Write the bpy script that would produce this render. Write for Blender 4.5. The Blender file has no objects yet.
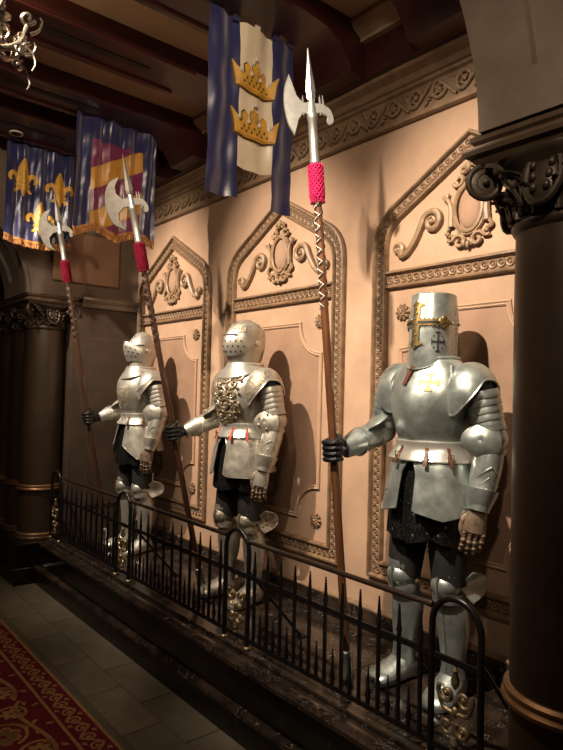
import bpy, bmesh, math, random
from mathutils import Vector, Matrix
random.seed(7)
PI = math.pi
sin, cos = math.sin, math.cos
SC = bpy.context.scene
COL = SC.collection

# ---------------------------------------------------------------- camera
cam = bpy.data.cameras.new('camera')
cam.sensor_fit = 'HORIZONTAL'
cam.sensor_width = 36.0
cam.lens = 606.0 / 563.0 * 36.0
cam.clip_start = 0.05
camo = bpy.data.objects.new('camera', cam)
COL.objects.link(camo)
yaw, pitch, roll = 0.87579, 0.02967, 0.02529
fw = Vector((-sin(yaw) * cos(pitch), cos(yaw) * cos(pitch), sin(pitch)))
rt = Vector((cos(yaw), sin(yaw), 0))
up = rt.cross(fw)
r2 = rt * cos(roll) + up * sin(roll)
u2 = -rt * sin(roll) + up * cos(roll)
mw = Matrix((r2, u2, -fw)).transposed().to_4x4()
mw.translation = Vector((0, -2.61, 1.65))
camo.matrix_world = mw
SC.camera = camo

# ---------------------------------------------------------------- light
SC.view_settings.view_transform = 'Standard'
SC.view_settings.look = 'None'
SC.view_settings.gamma = 1.0
SC.view_settings.exposure = 0.0
SC.view_settings.use_curve_mapping = False
wd = bpy.data.worlds.new('world')
SC.world = wd
wd.use_nodes = True
bgn = wd.node_tree.nodes['Background']
bgn.inputs[0].default_value = (1.0, 0.72, 0.48, 1)
bgn.inputs[1].default_value = 0.028

KX = [-4.62, -3.16, -1.70]          # knights and wall panels
PZ = 0.34                            # platform height

def spot(name, loc, target, power, size, blend, radius, color):
    l = bpy.data.lights.new(name, 'SPOT')
    l.energy = power; l.spot_size = math.radians(size); l.spot_blend = blend
    l.shadow_soft_size = radius; l.color = color
    o = bpy.data.objects.new(name, l); COL.objects.link(o)
    o.location = loc
    o.rotation_euler = (Vector(target) - Vector(loc)).to_track_quat('-Z', 'Y').to_euler()
    return o
WARM = (1.0, 0.845, 0.66)
for i, x in enumerate(KX):
    so_ = spot('spot_lamp', (x + 0.02, -1.98, 3.54), (x + 0.0, -0.16, 1.86), (560, 590, 630)[i], 80, 1.0, 0.025, WARM)
    so_.scale = (0.64, 1, 1)                # framed beam, narrower across than high
# unseen spots added near the ceiling to brighten the banners, floor and near pier
for loc, tgt, pw, sz in (((-1.22, -1.75, 3.50), (-2.55, -0.78, 3.05), 72, 80), ((-1.70, -2.4, 3.52), (-4.2, -0.75, 3.1), 88, 46),
                         ((-3.26, -2.4, 3.52), (-5.05, -1.0, 3.1), 68, 46), ((-2.6, -3.4, 3.52), (-3.6, -1.4, 0.5), 60, 104), ((0.2, -3.0, 3.52), (-0.9, -0.95, 2.75), 170, 56)):
    spot('fill_spot', loc, tgt, pw, sz, 1.0, 0.06, (1.0, 0.80, 0.58))

# ---------------------------------------------------------------- materials
def mat(name, col, rough=0.6, metal=0.0, var=0.0, vscale=6.0, col2=None, bump=0.0, bscale=40.0,
        spec=0.5, rvar=0.0, coat=0.0, sheen=0.0, contrast=(0.35, 0.65), stretch=None):
    m = bpy.data.materials.new(name); m.use_nodes = True
    nt = m.node_tree; N = nt.nodes; L = nt.links
    b = N['Principled BSDF']
    b.inputs['Base Color'].default_value = (*col, 1)
    b.inputs['Roughness'].default_value = rough
    b.inputs['Metallic'].default_value = metal
    b.inputs['Specular IOR Level'].default_value = spec
    b.inputs['Coat Weight'].default_value = coat
    b.inputs['Sheen Weight'].default_value = sheen
    tc = N.new('ShaderNodeTexCoord')
    src = tc.outputs['Object']
    if stretch:
        mp = N.new('ShaderNodeMapping'); mp.inputs['Scale'].default_value = stretch
        L.new(src, mp.inputs[0]); src = mp.outputs[0]
    if var or col2:
        n = N.new('ShaderNodeTexNoise'); n.inputs['Scale'].default_value = vscale
        n.inputs['Detail'].default_value = 6; n.inputs['Roughness'].default_value = 0.62
        L.new(src, n.inputs['Vector'])
        r = N.new('ShaderNodeValToRGB')
        r.color_ramp.elements[0].position = contrast[0]; r.color_ramp.elements[1].position = contrast[1]
        c2 = col2 if col2 else tuple(max(0, c * (1 - var)) for c in col)
        r.color_ramp.elements[0].color = (*c2, 1); r.color_ramp.elements[1].color = (*col, 1)
        L.new(n.outputs['Fac'], r.inputs[0]); L.new(r.outputs[0], b.inputs['Base Color'])
        if rvar:
            mr = N.new('ShaderNodeMapRange')
            mr.inputs['To Min'].default_value = max(0.02, rough - rvar); mr.inputs['To Max'].default_value = rough + rvar
            mr.inputs['From Min'].default_value = 0.3; mr.inputs['From Max'].default_value = 0.7
            L.new(n.outputs['Fac'], mr.inputs['Value']); L.new(mr.outputs[0], b.inputs['Roughness'])
    if bump:
        n2 = N.new('ShaderNodeTexNoise'); n2.inputs['Scale'].default_value = bscale
        n2.inputs['Detail'].default_value = 5
        L.new(src, n2.inputs['Vector'])
        bp = N.new('ShaderNodeBump'); bp.inputs['Strength'].default_value = bump
        bp.inputs['Distance'].default_value = 0.01
        L.new(n2.outputs['Fac'], bp.inputs['Height']); L.new(bp.outputs[0], b.inputs['Normal'])
    return m

def mat_marble(name, base, vein, vscale=3.0, rough=0.12, mid=None):
    m = bpy.data.materials.new(name); m.use_nodes = True
    nt = m.node_tree; N = nt.nodes; L = nt.links; b = N['Principled BSDF']
    b.inputs['Roughness'].default_value = rough
    tc = N.new('ShaderNodeTexCoord')
    n = N.new('ShaderNodeTexNoise'); n.inputs['Scale'].default_value = vscale; n.inputs['Detail'].default_value = 8
    L.new(tc.outputs['Object'], n.inputs['Vector'])
    mx = N.new('ShaderNodeMix'); mx.data_type = 'VECTOR'; mx.inputs[0].default_value = 0.35
    L.new(tc.outputs['Object'], mx.inputs[4]); L.new(n.outputs['Color'], mx.inputs[5])
    v = N.new('ShaderNodeTexVoronoi'); v.feature = 'DISTANCE_TO_EDGE'; v.inputs['Scale'].default_value = vscale * 1.6
    L.new(mx.outputs[1], v.inputs['Vector'])
    r = N.new('ShaderNodeValToRGB')
    e = r.color_ramp.elements
    e[0].position = 0.0; e[0].color = (*vein, 1); e[1].position = 0.03; e[1].color = (*base, 1)
    L.new(v.outputs['Distance'], r.inputs[0])
    r2 = N.new('ShaderNodeValToRGB'); r2.color_ramp.elements[0].position = 0.4; r2.color_ramp.elements[1].position = 0.65
    r2.color_ramp.elements[0].color = (*base, 1); r2.color_ramp.elements[1].color = (*(mid or base), 1)
    L.new(n.outputs['Fac'], r2.inputs[0])
    n3 = N.new('ShaderNodeTexNoise'); n3.inputs['Scale'].default_value = vscale * 1.3
    L.new(tc.outputs['Object'], n3.inputs['Vector'])
    r3 = N.new('ShaderNodeValToRGB'); r3.color_ramp.elements[0].position = 0.5; r3.color_ramp.elements[1].position = 0.62
    L.new(n3.outputs['Fac'], r3.inputs[0])
    ml = N.new('ShaderNodeMix'); ml.data_type = 'RGBA'
    L.new(r3.outputs[0], ml.inputs[0]); L.new(r2.outputs[0], ml.inputs[6]); L.new(r.outputs[0], ml.inputs[7])
    L.new(ml.outputs[2], b.inputs['Base Color'])
    return m

def mat_mail(name, dark, light, scale=90.0):
    m = bpy.data.materials.new(name); m.use_nodes = True
    nt = m.node_tree; N = nt.nodes; L = nt.links; b = N['Principled BSDF']
    b.inputs['Metallic'].default_value = 0.6; b.inputs['Roughness'].default_value = 0.42
    tc = N.new('ShaderNodeTexCoord')
    v = N.new('ShaderNodeTexVoronoi'); v.inputs['Scale'].default_value = scale
    L.new(tc.outputs['Object'], v.inputs['Vector'])
    r = N.new('ShaderNodeValToRGB'); r.color_ramp.elements[0].color = (*light, 1); r.color_ramp.elements[1].color = (*dark, 1)
    r.color_ramp.elements[0].position = 0.1; r.color_ramp.elements[1].position = 0.6
    L.new(v.outputs['Distance'], r.inputs[0]); L.new(r.outputs[0], b.inputs['Base Color'])
    bp = N.new('ShaderNodeBump'); bp.inputs['Strength'].default_value = 0.7; bp.invert = True
    L.new(v.outputs['Distance'], bp.inputs['Height']); L.new(bp.outputs[0], b.inputs['Normal'])
    return m

M = {}
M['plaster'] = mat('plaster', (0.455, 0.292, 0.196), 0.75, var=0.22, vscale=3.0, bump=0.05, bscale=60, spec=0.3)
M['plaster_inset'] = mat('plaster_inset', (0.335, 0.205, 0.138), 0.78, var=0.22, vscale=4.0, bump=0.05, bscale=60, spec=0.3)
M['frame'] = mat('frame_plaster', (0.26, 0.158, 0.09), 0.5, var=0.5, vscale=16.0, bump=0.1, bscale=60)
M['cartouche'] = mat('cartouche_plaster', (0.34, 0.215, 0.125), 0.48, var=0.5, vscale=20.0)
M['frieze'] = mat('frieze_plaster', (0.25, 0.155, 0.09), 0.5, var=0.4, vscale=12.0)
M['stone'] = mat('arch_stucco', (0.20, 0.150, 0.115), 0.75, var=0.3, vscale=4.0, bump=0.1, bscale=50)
M['stone_shaded'] = mat('shaded_stucco', (0.075, 0.046, 0.03), 0.75, var=0.3, vscale=4.0)  # stucco with the shade of the unlit alcove ends put into its colour
M['bronze'] = mat('dark_bronze', (0.075, 0.052, 0.036), 0.42, metal=0.35, var=0.45, vscale=9.0, bump=0.08, bscale=90)
M['abacus'] = mat('abacus_bronze', (0.13, 0.085, 0.055), 0.45, metal=0.15, var=0.35, vscale=8.0)
M['shaft'] = mat('shaft_brown', (0.052, 0.030, 0.017), 0.42, metal=0.1, var=0.3, vscale=5.0)
M['gold'] = mat('gold_ring', (0.55, 0.27, 0.09), 0.32, metal=0.85, var=0.25, vscale=12.0)
M['copper'] = mat('copper_ring', (0.36, 0.19, 0.085), 0.45, metal=0.7, var=0.3, vscale=12.0)
M['mahogany'] = mat('mahogany', (0.045, 0.009, 0.008), 0.38, var=0.4, vscale=3.0, stretch=(4, 1, 4), coat=0.1)
M['slot'] = mat('slot_black', (0.008, 0.006, 0.006), 0.6)
M['ceil'] = mat('ceiling_plaster', (0.36, 0.24, 0.15), 0.8, var=0.2, vscale=3.0)
M['lampwhite'] = mat('lamp_trim', (0.5, 0.42, 0.34), 0.4)
M['black_iron'] = mat('black_iron', (0.010, 0.009, 0.009), 0.32, metal=0.3, bump=0.03, bscale=80)
M['rail'] = mat('rail_iron', (0.035, 0.022, 0.016), 0.3, metal=0.4)
M['old_gold'] = mat('old_gold', (0.36, 0.27, 0.15), 0.42, metal=0.75, var=0.5, vscale=25.0)
M['black_marble'] = mat_marble('black_marble', (0.006, 0.005, 0.004), (0.035, 0.026, 0.02), 9.0, 0.18, (0.010, 0.008, 0.006))
M['brown_marble'] = mat_marble('brown_marble', (0.014, 0.010, 0.008), (0.26, 0.20, 0.155), 9.0, 0.13, (0.045, 0.030, 0.022))
M['slate'] = mat('slate', (0.15, 0.118, 0.082), 0.55, var=0.3, vscale=7.0, bump=0.1, bscale=30)
M['slate2'] = mat('slate_warm', (0.165, 0.126, 0.086), 0.55, var=0.3, vscale=7.0, bump=0.1, bscale=30)
M['slate3'] = mat('slate_dark', (0.137, 0.108, 0.077), 0.55, var=0.3, vscale=7.0, bump=0.1, bscale=30)
M['grout'] = mat('grout', (0.105, 0.083, 0.058), 0.8)
M['carpet_red'] = mat('carpet_red', (0.17, 0.018, 0.03), 0.95, var=0.35, vscale=60.0, bump=0.4, bscale=300, spec=0.1)
M['carpet_tan'] = mat('carpet_tan', (0.42, 0.24, 0.10), 0.95, var=0.3, vscale=60.0, bump=0.4, bscale=300, spec=0.1)
M['steel3'] = mat('steel_blue', (0.50, 0.55, 0.53), 0.34, metal=0.74, var=0.4, vscale=11.0, rvar=0.08, bump=0.03, bscale=30)
M['steel2'] = mat('steel_warm', (0.66, 0.62, 0.54), 0.38, metal=0.72, var=0.36, vscale=13.0, rvar=0.08, bump=0.05, bscale=40)
M['steel1'] = mat('steel_pale', (0.68, 0.65, 0.58), 0.38, metal=0.7, var=0.3, vscale=11.0, rvar=0.08, bump=0.04, bscale=40)
M['rim'] = mat('rim_steel', (0.72, 0.70, 0.64), 0.3, metal=0.75)
M['etched'] = mat('etched_steel', (0.50, 0.44, 0.34), 0.45, metal=0.6, var=0.6, vscale=45.0, bump=0.5, bscale=70)
M['relief'] = mat('relief_bronze', (0.50, 0.40, 0.28), 0.38, metal=0.7, var=0.5, vscale=25.0)
M['brass'] = mat('brass', (0.26, 0.175, 0.065), 0.42, metal=0.8, var=0.35, vscale=20.0)
M['gilt'] = mat('gilt', (0.66, 0.46, 0.16), 0.6)
M['black'] = mat('matte_black', (0.006, 0.006, 0.006), 0.6)
M['paint_black'] = mat('black_paint', (0.02, 0.02, 0.022), 0.45)
M['leather'] = mat('brown_leather', (0.13, 0.045, 0.025), 0.5, var=0.4, vscale=30.0)
M['red_strap'] = mat('red_strap', (0.45, 0.06, 0.035), 0.5)
M['glove'] = mat('black_glove', (0.012, 0.012, 0.013), 0.34, bump=0.15, bscale=60)
M['cloth_dark'] = mat('dark_hose', (0.014, 0.013, 0.012), 0.75, var=0.4, vscale=20.0)
M['mail'] = mat_mail('mail', (0.008, 0.008, 0.008), (0.045, 0.047, 0.047), 110.0)
M['gaunt_brown'] = mat('gauntlet_brown', (0.34, 0.24, 0.17), 0.45, metal=0.5, var=0.6, vscale=30.0)
M['wood'] = mat('pole_wood', (0.16, 0.062, 0.026), 0.35, var=0.45, vscale=8.0, stretch=(6, 6, 0.6), coat=0.3)
M['wood_dark'] = mat('pole_wood_dark', (0.075, 0.030, 0.016), 0.38, var=0.45, vscale=8.0, stretch=(6, 6, 0.6), coat=0.2)
M['silver'] = mat('silver', (0.34, 0.335, 0.315), 0.36, metal=0.75, var=0.25, vscale=25.0)
M['axe_steel'] = mat('axe_steel', (0.13, 0.118, 0.10), 0.45, metal=0.7, var=0.35, vscale=18.0)
M['pink'] = mat('pink_braid', (0.36, 0.008, 0.062), 0.75, spec=0.2, bump=0.6, bscale=160)
M['crimson'] = mat('crimson_tassel', (0.12, 0.003, 0.014), 0.8, spec=0.1, bump=0.6, bscale=160)
M['ivory'] = mat('ivory_inlay', (0.75, 0.70, 0.60), 0.5)
M['navy'] = mat('navy_satin', (0.024, 0.025, 0.108), 0.30, sheen=0.4, var=0.25, vscale=4.0, spec=0.8)
M['cream'] = mat('cream_satin', (0.78, 0.66, 0.49), 0.33, sheen=0.3, var=0.12, vscale=5.0, spec=0.7)
M['purple'] = mat('plum_satin', (0.21, 0.018, 0.095), 0.33, sheen=0.4, var=0.25, vscale=5.0, spec=0.7)
M['yellow'] = mat('yellow_satin', (0.62, 0.30, 0.045), 0.36, sheen=0.3, var=0.2, vscale=5.0, spec=0.6)
M['fringe'] = mat('gold_fringe', (0.58, 0.25, 0.07), 0.7, var=0.4, vscale=60.0)
M['emblem'] = mat('gold_emblem', (0.74, 0.40, 0.06), 0.45, var=0.3, vscale=14.0)
M['crown_dark'] = mat('crown_outline', (0.09, 0.045, 0.012), 0.6)
M['pearl'] = mat('pearl', (0.62, 0.58, 0.52), 0.35)
M['pewter'] = mat('pewter', (0.55, 0.50, 0.44), 0.25, metal=0.9, var=0.3, vscale=20.0)

M['bulb'] = mat('bulb_glass', (1.0, 0.8, 0.5), 0.3)
M['bulb'].node_tree.nodes['Principled BSDF'].inputs['Emission Color'].default_value = (1.0, 0.72, 0.4, 1)
M['bulb'].node_tree.nodes['Principled BSDF'].inputs['Emission Strength'].default_value = 12.0

# ---------------------------------------------------------------- mesh builder
class G:
    def __init__(s):
        s.v = []; s.f = []; s.mi = []; s.cur = 0
    def add(s, vs, fs):
        o = len(s.v); s.v += [tuple(p) for p in vs]
        for f in fs:
            s.f.append(tuple(o + i for i in f)); s.mi.append(s.cur)
        return s
    def merge(s, g, mtx=None):
        s.add([mtx @ Vector(p) for p in g.v] if mtx else g.v, g.f)
        return s
    def box(s, c, d, R=None):
        c = Vector(c); h = Vector(d) / 2
        vs = []
        for x in (-1, 1):
            for y in (-1, 1):
                for z in (-1, 1):
                    p = Vector((x * h.x, y * h.y, z * h.z))
                    vs.append(c + (R @ p if R else p))
        return s.add(vs, [(0, 1, 3, 2), (4, 6, 7, 5), (0, 4, 5, 1), (2, 3, 7, 6), (0, 2, 6, 4), (1, 5, 7, 3)])
    def cbox(s, c, d, b):                     # box with chamfered top/bottom edges all round
        c = Vector(c); x, y, z = d[0] / 2, d[1] / 2, d[2] / 2
        rings = []
        for zz, k in ((-z, b), (-z + b, 0), (z - b, 0), (z, b)):
            rings.append([c + Vector(p) for p in ((-x + k, -y + k, zz), (x - k, -y + k, zz), (x - k, y - k, zz), (-x + k, y - k, zz))])
        return s.loft(rings, True, True, True)
    def loft(s, rings, closed=True, cap0=True, cap1=True):
        n = len(rings[0]); vs = []; fs = []
        for r in rings: vs += list(r)
        for i in range(len(rings) - 1):
            for j in range(n if closed else n - 1):
                a = i * n + j; b = i * n + (j + 1) % n
                fs.append((a, b, b + n, a + n))
        if closed and cap0: fs.append(tuple(range(n - 1, -1, -1)))
        if closed and cap1: fs.append(tuple((len(rings) - 1) * n + j for j in range(n)))
        return s.add(vs, fs)
    def tube(s, path, r, n=8, closed=False, flat=1.0, upv=None):
        P = [Vector(p) for p in path]; m = len(P)
        R = list(r) if isinstance(r, (list, tuple)) else [r] * m
        T = []
        for i in range(m):
            a = P[(i - 1) % m] if (closed or i > 0) else P[i]
            b = P[(i + 1) % m] if (closed or i < m - 1) else P[i]
            t = b - a
            T.append(t.normalized() if t.length > 1e-9 else Vector((0, 0, 1)))
        nv = Vector(upv) if upv else (Vector((0, 0, 1)) if abs(T[0].z) < 0.9 else Vector((1, 0, 0)))
        rings = []
        for i in range(m):
            if upv: nv = Vector(upv)
            nv = nv - T[i] * nv.dot(T[i])
            if nv.length < 1e-6: nv = T[i].orthogonal()
            nv.normalize(); bv = T[i].cross(nv)
            rings.append([P[i] + nv * (cos(2 * PI * k / n) * R[i] * flat) + bv * (sin(2 * PI * k / n) * R[i]) for k in range(n)])
        if closed:
            rings.append(rings[0]); return s.loft(rings, True, False, False)
        return s.loft(rings, True, True, True)
    def lathe(s, prof, c=(0, 0, 0), n=24, sx=1.0, sy=1.0, mtx=None):
        c = Vector(c); rings = []
        for r, z in prof:
            ring = [Vector((r * sx * cos(2 * PI * k / n), r * sy * sin(2 * PI * k / n), z)) for k in range(n)]
            if mtx: ring = [mtx @ p for p in ring]
            rings.append([c + p for p in ring])
        return s.loft(rings, True, True, True)
    def ell(s, c, r, nu=12, nv=8, R=None):
        c = Vector(c); vs = []; fs = []
        def pt(a, b):
            p = Vector((r[0] * sin(b) * cos(a), r[1] * sin(b) * sin(a), r[2] * cos(b)))
            return c + (R @ p if R else p)
        vs.append(pt(0, 0))
        for i in range(1, nv):
            for j in range(nu): vs.append(pt(2 * PI * j / nu, PI * i / nv))
        vs.append(pt(0, PI))
        for j in range(nu): fs.append((0, 1 + j, 1 + (j + 1) % nu))
        for i in range(nv - 2):
            for j in range(nu):
                a = 1 + i * nu + j; b = 1 + i * nu + (j + 1) % nu
                fs.append((a, a + nu, b + nu, b))
        l = len(vs) - 1; o = 1 + (nv - 2) * nu
        for j in range(nu): fs.append((l, o + (j + 1) % nu, o + j))
        return s.add(vs, fs)
    def sheet(s, fn, nu, nv, th=0.003, closed_u=False):
        P = [[Vector(fn(i / nu, j / nv)) for i in range(nu + (0 if closed_u else 1))] for j in range(nv + 1)]
        w = len(P[0])
        def nrm(i, j):
            if closed_u: a, b = P[j][(i - 1) % w], P[j][(i + 1) % w]
            else: a, b = P[j][max(i - 1, 0)], P[j][min(i + 1, w - 1)]
            c, d = P[max(j - 1, 0)][i], P[min(j + 1, nv)][i]
            n = (b - a).cross(d - c)
            return n.normalized() if n.length > 1e-12 else Vector((0, 0, 0))
        vs = [P[j][i] for j in range(nv + 1) for i in range(w)]
        vs += [P[j][i] - nrm(i, j) * th for j in range(nv + 1) for i in range(w)]
        o = w * (nv + 1); fs = []
        for j in range(nv):
            for i in range(w if closed_u else w - 1):
                a = j * w + i; b = j * w + (i + 1) % w
                fs.append((a, b, b + w, a + w)); fs.append((o + a, o + a + w, o + b + w, o + b))
        for i in range(w if closed_u else w - 1):
            a, b = i, (i + 1) % w
            fs.append((a, o + a, o + b, b)); a += nv * w; b += nv * w
            fs.append((a, b, o + b, o + a))
        if not closed_u:
            for j in range(nv):
                a = j * w; fs.append((a, a + w, o + a + w, o + a))
                a = j * w + w - 1; fs.append((a, o + a, o + a + w, a + w))
        return s.add(vs, fs)
    def sweep(s, path, prof, N, closed=False):
        # path lies in a plane with normal N; profile (a: sideways, b: along N)
        P = [Vector(p) for p in path]; m = len(P); N = Vector(N).normalized(); rings = []
        for i in range(m):
            t0 = (P[i] - P[i - 1]) if (i > 0 or closed) else (P[1] - P[0])
            t1 = (P[(i + 1) % m] - P[i]) if (i < m - 1 or closed) else (P[-1] - P[-2])
            s0 = t0.normalized().cross(N); s1 = t1.normalized().cross(N)
            sd = s0 + s1; k = sd.dot(s0)
            sd = sd / k if abs(k) > 1e-6 else s0
            rings.append([P[i] + sd * a + N * b for a, b in prof])
        if closed:
            rings.append(rings[0]); return s.loft(rings, True, False, False)
        return s.loft(rings, True, True, True)
    def prism(s, poly, d, fn=None, bev=0.0):
        # poly in local xy, extruded 0..d along z, mapped with fn
        n = len(poly); fn = fn or (lambda p: p)
        a = sum(poly[i][0] * poly[(i + 1) % n][1] - poly[(i + 1) % n][0] * poly[i][1] for i in range(n))
        if a < 0: poly = poly[::-1]
        rings = [[fn(Vector((x, y, 0))) for x, y in poly]]
        if bev:
            rings.append([fn(Vector((x, y, d - bev))) for x, y in poly])
            q = []
            for i in range(n):
                p0, p1, p2 = Vector(poly[i - 1]), Vector(poly[i]), Vector(poly[(i + 1) % n])
                e = ((p1 - p0).normalized() + (p2 - p1).normalized())
                e = e.normalized() if e.length > 1e-6 else Vector((1, 0))
                q.append(p1 + Vector((-e.y, e.x)) * bev)
            rings.append([fn(Vector((p.x, p.y, d))) for p in q])
        else:
            rings.append([fn(Vector((x, y, d))) for x, y in poly])
        o = len(s.v); s.loft(rings, True, False, False)
        # triangulated caps for concave outlines
        import mathutils
        tri = mathutils.geometry.tessellate_polygon([[Vector((x, y, 0)) for x, y in poly]])
        base0 = o; base1 = o + (len(rings) - 1) * n
        for t in tri:
            s.f.append(tuple(base0 + i for i in t)); s.mi.append(s.cur)
            s.f.append(tuple(base1 + i for i in reversed(t))); s.mi.append(s.cur)
        return s
    def mesh(s, name, mats, ang=40, fix=True):
        me = bpy.data.meshes.new(name)
        me.from_pydata(s.v, [], s.f)
        for m in (mats if isinstance(mats, (list, tuple)) else [mats]):
            me.materials.append(M[m])
        if any(s.mi): me.polygons.foreach_set('material_index', s.mi)
        if fix:
            bm = bmesh.new(); bm.from_mesh(me); bmesh.ops.recalc_face_normals(bm, faces=bm.faces); bm.to_mesh(me); bm.free()
        me.shade_smooth()
        me.set_sharp_from_angle(angle=math.radians(ang))
        me.update()
        return me
    def build(s, name, mats, parent=None, loc=None, ang=40, fix=True, rot=None):
        o = bpy.data.objects.new(name, s.mesh(name, mats, ang, fix)); COL.objects.link(o)
        if parent: o.parent = parent
        if loc: o.location = loc
        if rot: o.rotation_euler = rot
        return o

def tag(o, label, cat=None, group=None, kind=None):
    if label: o['label'] = label
    if cat: o['category'] = cat
    if group: o['group'] = group
    if kind: o['kind'] = kind
    return o
def thing(name, loc, label, cat, group=None, rz=0.0):
    o = bpy.data.objects.new(name, None); COL.objects.link(o)
    o.empty_display_size = 0.1
    o.location = loc; o.rotation_euler = (0, 0, rz)
    return tag(o, label, cat, group)
def struct(o, label=None):
    o['kind'] = 'structure'
    if label: o['label'] = label
    return o
def inst(me, name, parent, loc=(0, 0, 0), rot=(0, 0, 0), scale=(1, 1, 1)):
    o = bpy.data.objects.new(name, me); COL.objects.link(o)
    o.parent = parent; o.location = loc; o.rotation_euler = rot; o.scale = scale
    return o
def spiral(c, r0, r1, a0, a1, n=28, ax=(1, 0, 0), ay=(0, 0, 1)):
    c = Vector(c); ax = Vector(ax); ay = Vector(ay); out = []
    for i in range(n + 1):
        t = i / n; a = a0 + (a1 - a0) * t; r = r0 + (r1 - r0) * t
        out.append(c + ax * (r * cos(a)) + ay * (r * sin(a)))
    return out
def bez(p0, p1, p2, p3, n=12):
    p0, p1, p2, p3 = map(Vector, (p0, p1, p2, p3)); out = []
    for i in range(n + 1):
        t = i / n; u = 1 - t
        out.append(p0 * u**3 + p1 * (3 * u * u * t) + p2 * (3 * u * t * t) + p3 * t**3)
    return out
def cat(pts, n=6, closed=False):               # Catmull-Rom through points
    P = [Vector(p) for p in pts]; m = len(P); out = []
    for i in range(m if closed else m - 1):
        a = P[(i - 1) % m] if (closed or i > 0) else P[0] * 2 - P[1]
        b = P[i]; c = P[(i + 1) % m]
        d = P[(i + 2) % m] if (closed or i < m - 2) else P[-1] * 2 - P[-2]
        for k in range(n):
            t = k / n
            out.append(0.5 * ((2 * b) + (c - a) * t + (2 * a - 5 * b + 4 * c - d) * t * t + (3 * b - a - 3 * c + d) * t**3))
    if not closed: out.append(P[-1])
    return out
def keyed(tab):
    # smooth interpolation of rows (z, a, b, ...)
    def f(z):
        if z <= tab[0][0]: return tab[0][1:]
        if z >= tab[-1][0]: return tab[-1][1:]
        for i in range(len(tab) - 1):
            if tab[i][0] <= z <= tab[i + 1][0]:
                t = (z - tab[i][0]) / (tab[i + 1][0] - tab[i][0])
                pa = tab[max(i - 1, 0)]; pb = tab[i]; pc = tab[i + 1]; pd = tab[min(i + 2, len(tab) - 1)]
                return tuple(0.5 * (2 * b + (c - a) * t + (2 * a - 5 * b + 4 * c - d) * t * t + (3 * b - a - 3 * c + d) * t**3)
                             for a, b, c, d in zip(pa[1:], pb[1:], pc[1:], pd[1:]))
    return f
# ================================================================ SETTING
XL, XR = -5.27, -1.06                # alcove end walls
YF = -0.85                           # platform front edge
YFEN = -0.745                        # railing line
YP = -1.03                           # pier plinth front

def qbox(x0, x1, y0, y1, z0, z1):
    return G().box(((x0 + x1) / 2, (y0 + y1) / 2, (z0 + z1) / 2), (x1 - x0, y1 - y0, z1 - z0))

# corridor floor: mortar bed + slate tiles
fl = qbox(-11, 3, -6.0, YF + 0.05, -0.10, -0.006).build('floor', 'grout'); struct(fl, 'grey slate corridor floor in staggered rectangular tiles')
rows = [(-1.285, -1.065, 0.0), (-1.060, -0.852, 0.23)]
ti = 0
tile_cache = {}
y_edges = [-0.852, -1.070, -1.285]
for ri in range(2):
    y1, y0 = y_edges[ri], y_edges[ri + 1]
    x = -8.0 + 0.23 * ri
    while x < 1.0:
        wdt = 0.46
        key = (ri, random.choice(['slate', 'slate', 'slate2', 'slate3']))
        if key not in tile_cache:
            tile_cache[key] = G().cbox((0, 0, -0.006), (wdt - 0.006, y1 - y0 - 0.006, 0.012), 0.002).mesh('floor_tile', key[1])
        inst(tile_cache[key], 'tile', fl, (x + wdt / 2, (y0 + y1) / 2, random.uniform(-0.0008, 0.0008)))
        x += wdt
# platform
pl = qbox(XL - 2.9, 1.2, YF + 0.012, 0.0, 0.0, PZ - 0.022).build('floor_platform', 'black_marble'); struct(pl, 'raised black marble platform behind the railing')
segs = [XL, -4.2, -3.1, -2.0, XR]
for i in range(4):
    a, b = segs[i], segs[i + 1]
    G().cbox(((a + b) / 2, -0.45, PZ - 0.011), (b - a - 0.002, 0.90 - 0.07, 0.022), 0.002).build('floor_slab', 'brown_marble', pl)
    G().cbox(((a + b) / 2, YF + 0.035 - 0.012, PZ - 0.013), (b - a - 0.002, 0.066, 0.030), 0.006).build('edge_slab', 'brown_marble', pl)
    G().sweep([(a + 0.001, YF, 0), (b - 0.001, YF, 0)], [(-0.02, 0.0), (0.028, 0.0), (0.028, 0.118), (0.022, 0.132), (0.004, 0.142), (-0.02, 0.142)], (0, 0, 1)).build('base_slab', 'black_marble', pl, ang=25)
    G().sweep([(a + 0.001, YF, 0), (b - 0.001, YF, 0)], [(-0.008, 0.140), (0.0295, 0.118), (0.0265, 0.133), (0.004, 0.147), (-0.008, 0.147)], (0, 0, 1)).build('base_bead', 'brown_marble', pl, ang=25)
# low kerb carrying the bottom rail
G().cbox(((XL + XR) / 2, YFEN, PZ + 0.010), (XR - XL, 0.05, 0.02), 0.004).build('railing_kerb', 'brown_marble', pl)
# plinths of the two piers
for k, (a, b, nm) in enumerate(((-8.1, XL, 'left'), (XR, 1.1, 'right'))):
    p = qbox(a, b, YP, YF + 0.05, 0, PZ - 0.03).build('floor_plinth_' + nm, 'black_marble'); struct(p, 'black marble plinth under the columns at the %s end' % ('far' if k == 0 else 'near'))
    G().cbox(((a + b) / 2, (YP - 0.012 - 0.5) / 2, PZ - 0.015), (b - a + 0.0, 0.5 - 0.012 - YP - 1.0 + 0.012 + 0.0, 0.03), 0.006) if False else None
    G().cbox(((a + b) / 2, (YP - 0.01 + 0.0) / 2, PZ - 0.015), (b - a + 0.016, -YP + 0.01, 0.03), 0.006).build('top_slab', 'black_marble', p)
    G().cbox(((a + b) / 2, (YP - 0.02 + YF) / 2, 0.07), (b - a + 0.04, YF - YP + 0.02, 0.14), 0.008).build('base_slab', 'black_marble', p)

# back wall
wb = qbox(-8.2, 1.2, 0.0, 0.25, 0.0, 4.3).build('wall_back', 'plaster'); struct(wb, 'tan plaster alcove wall behind the suits of armour')
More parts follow.
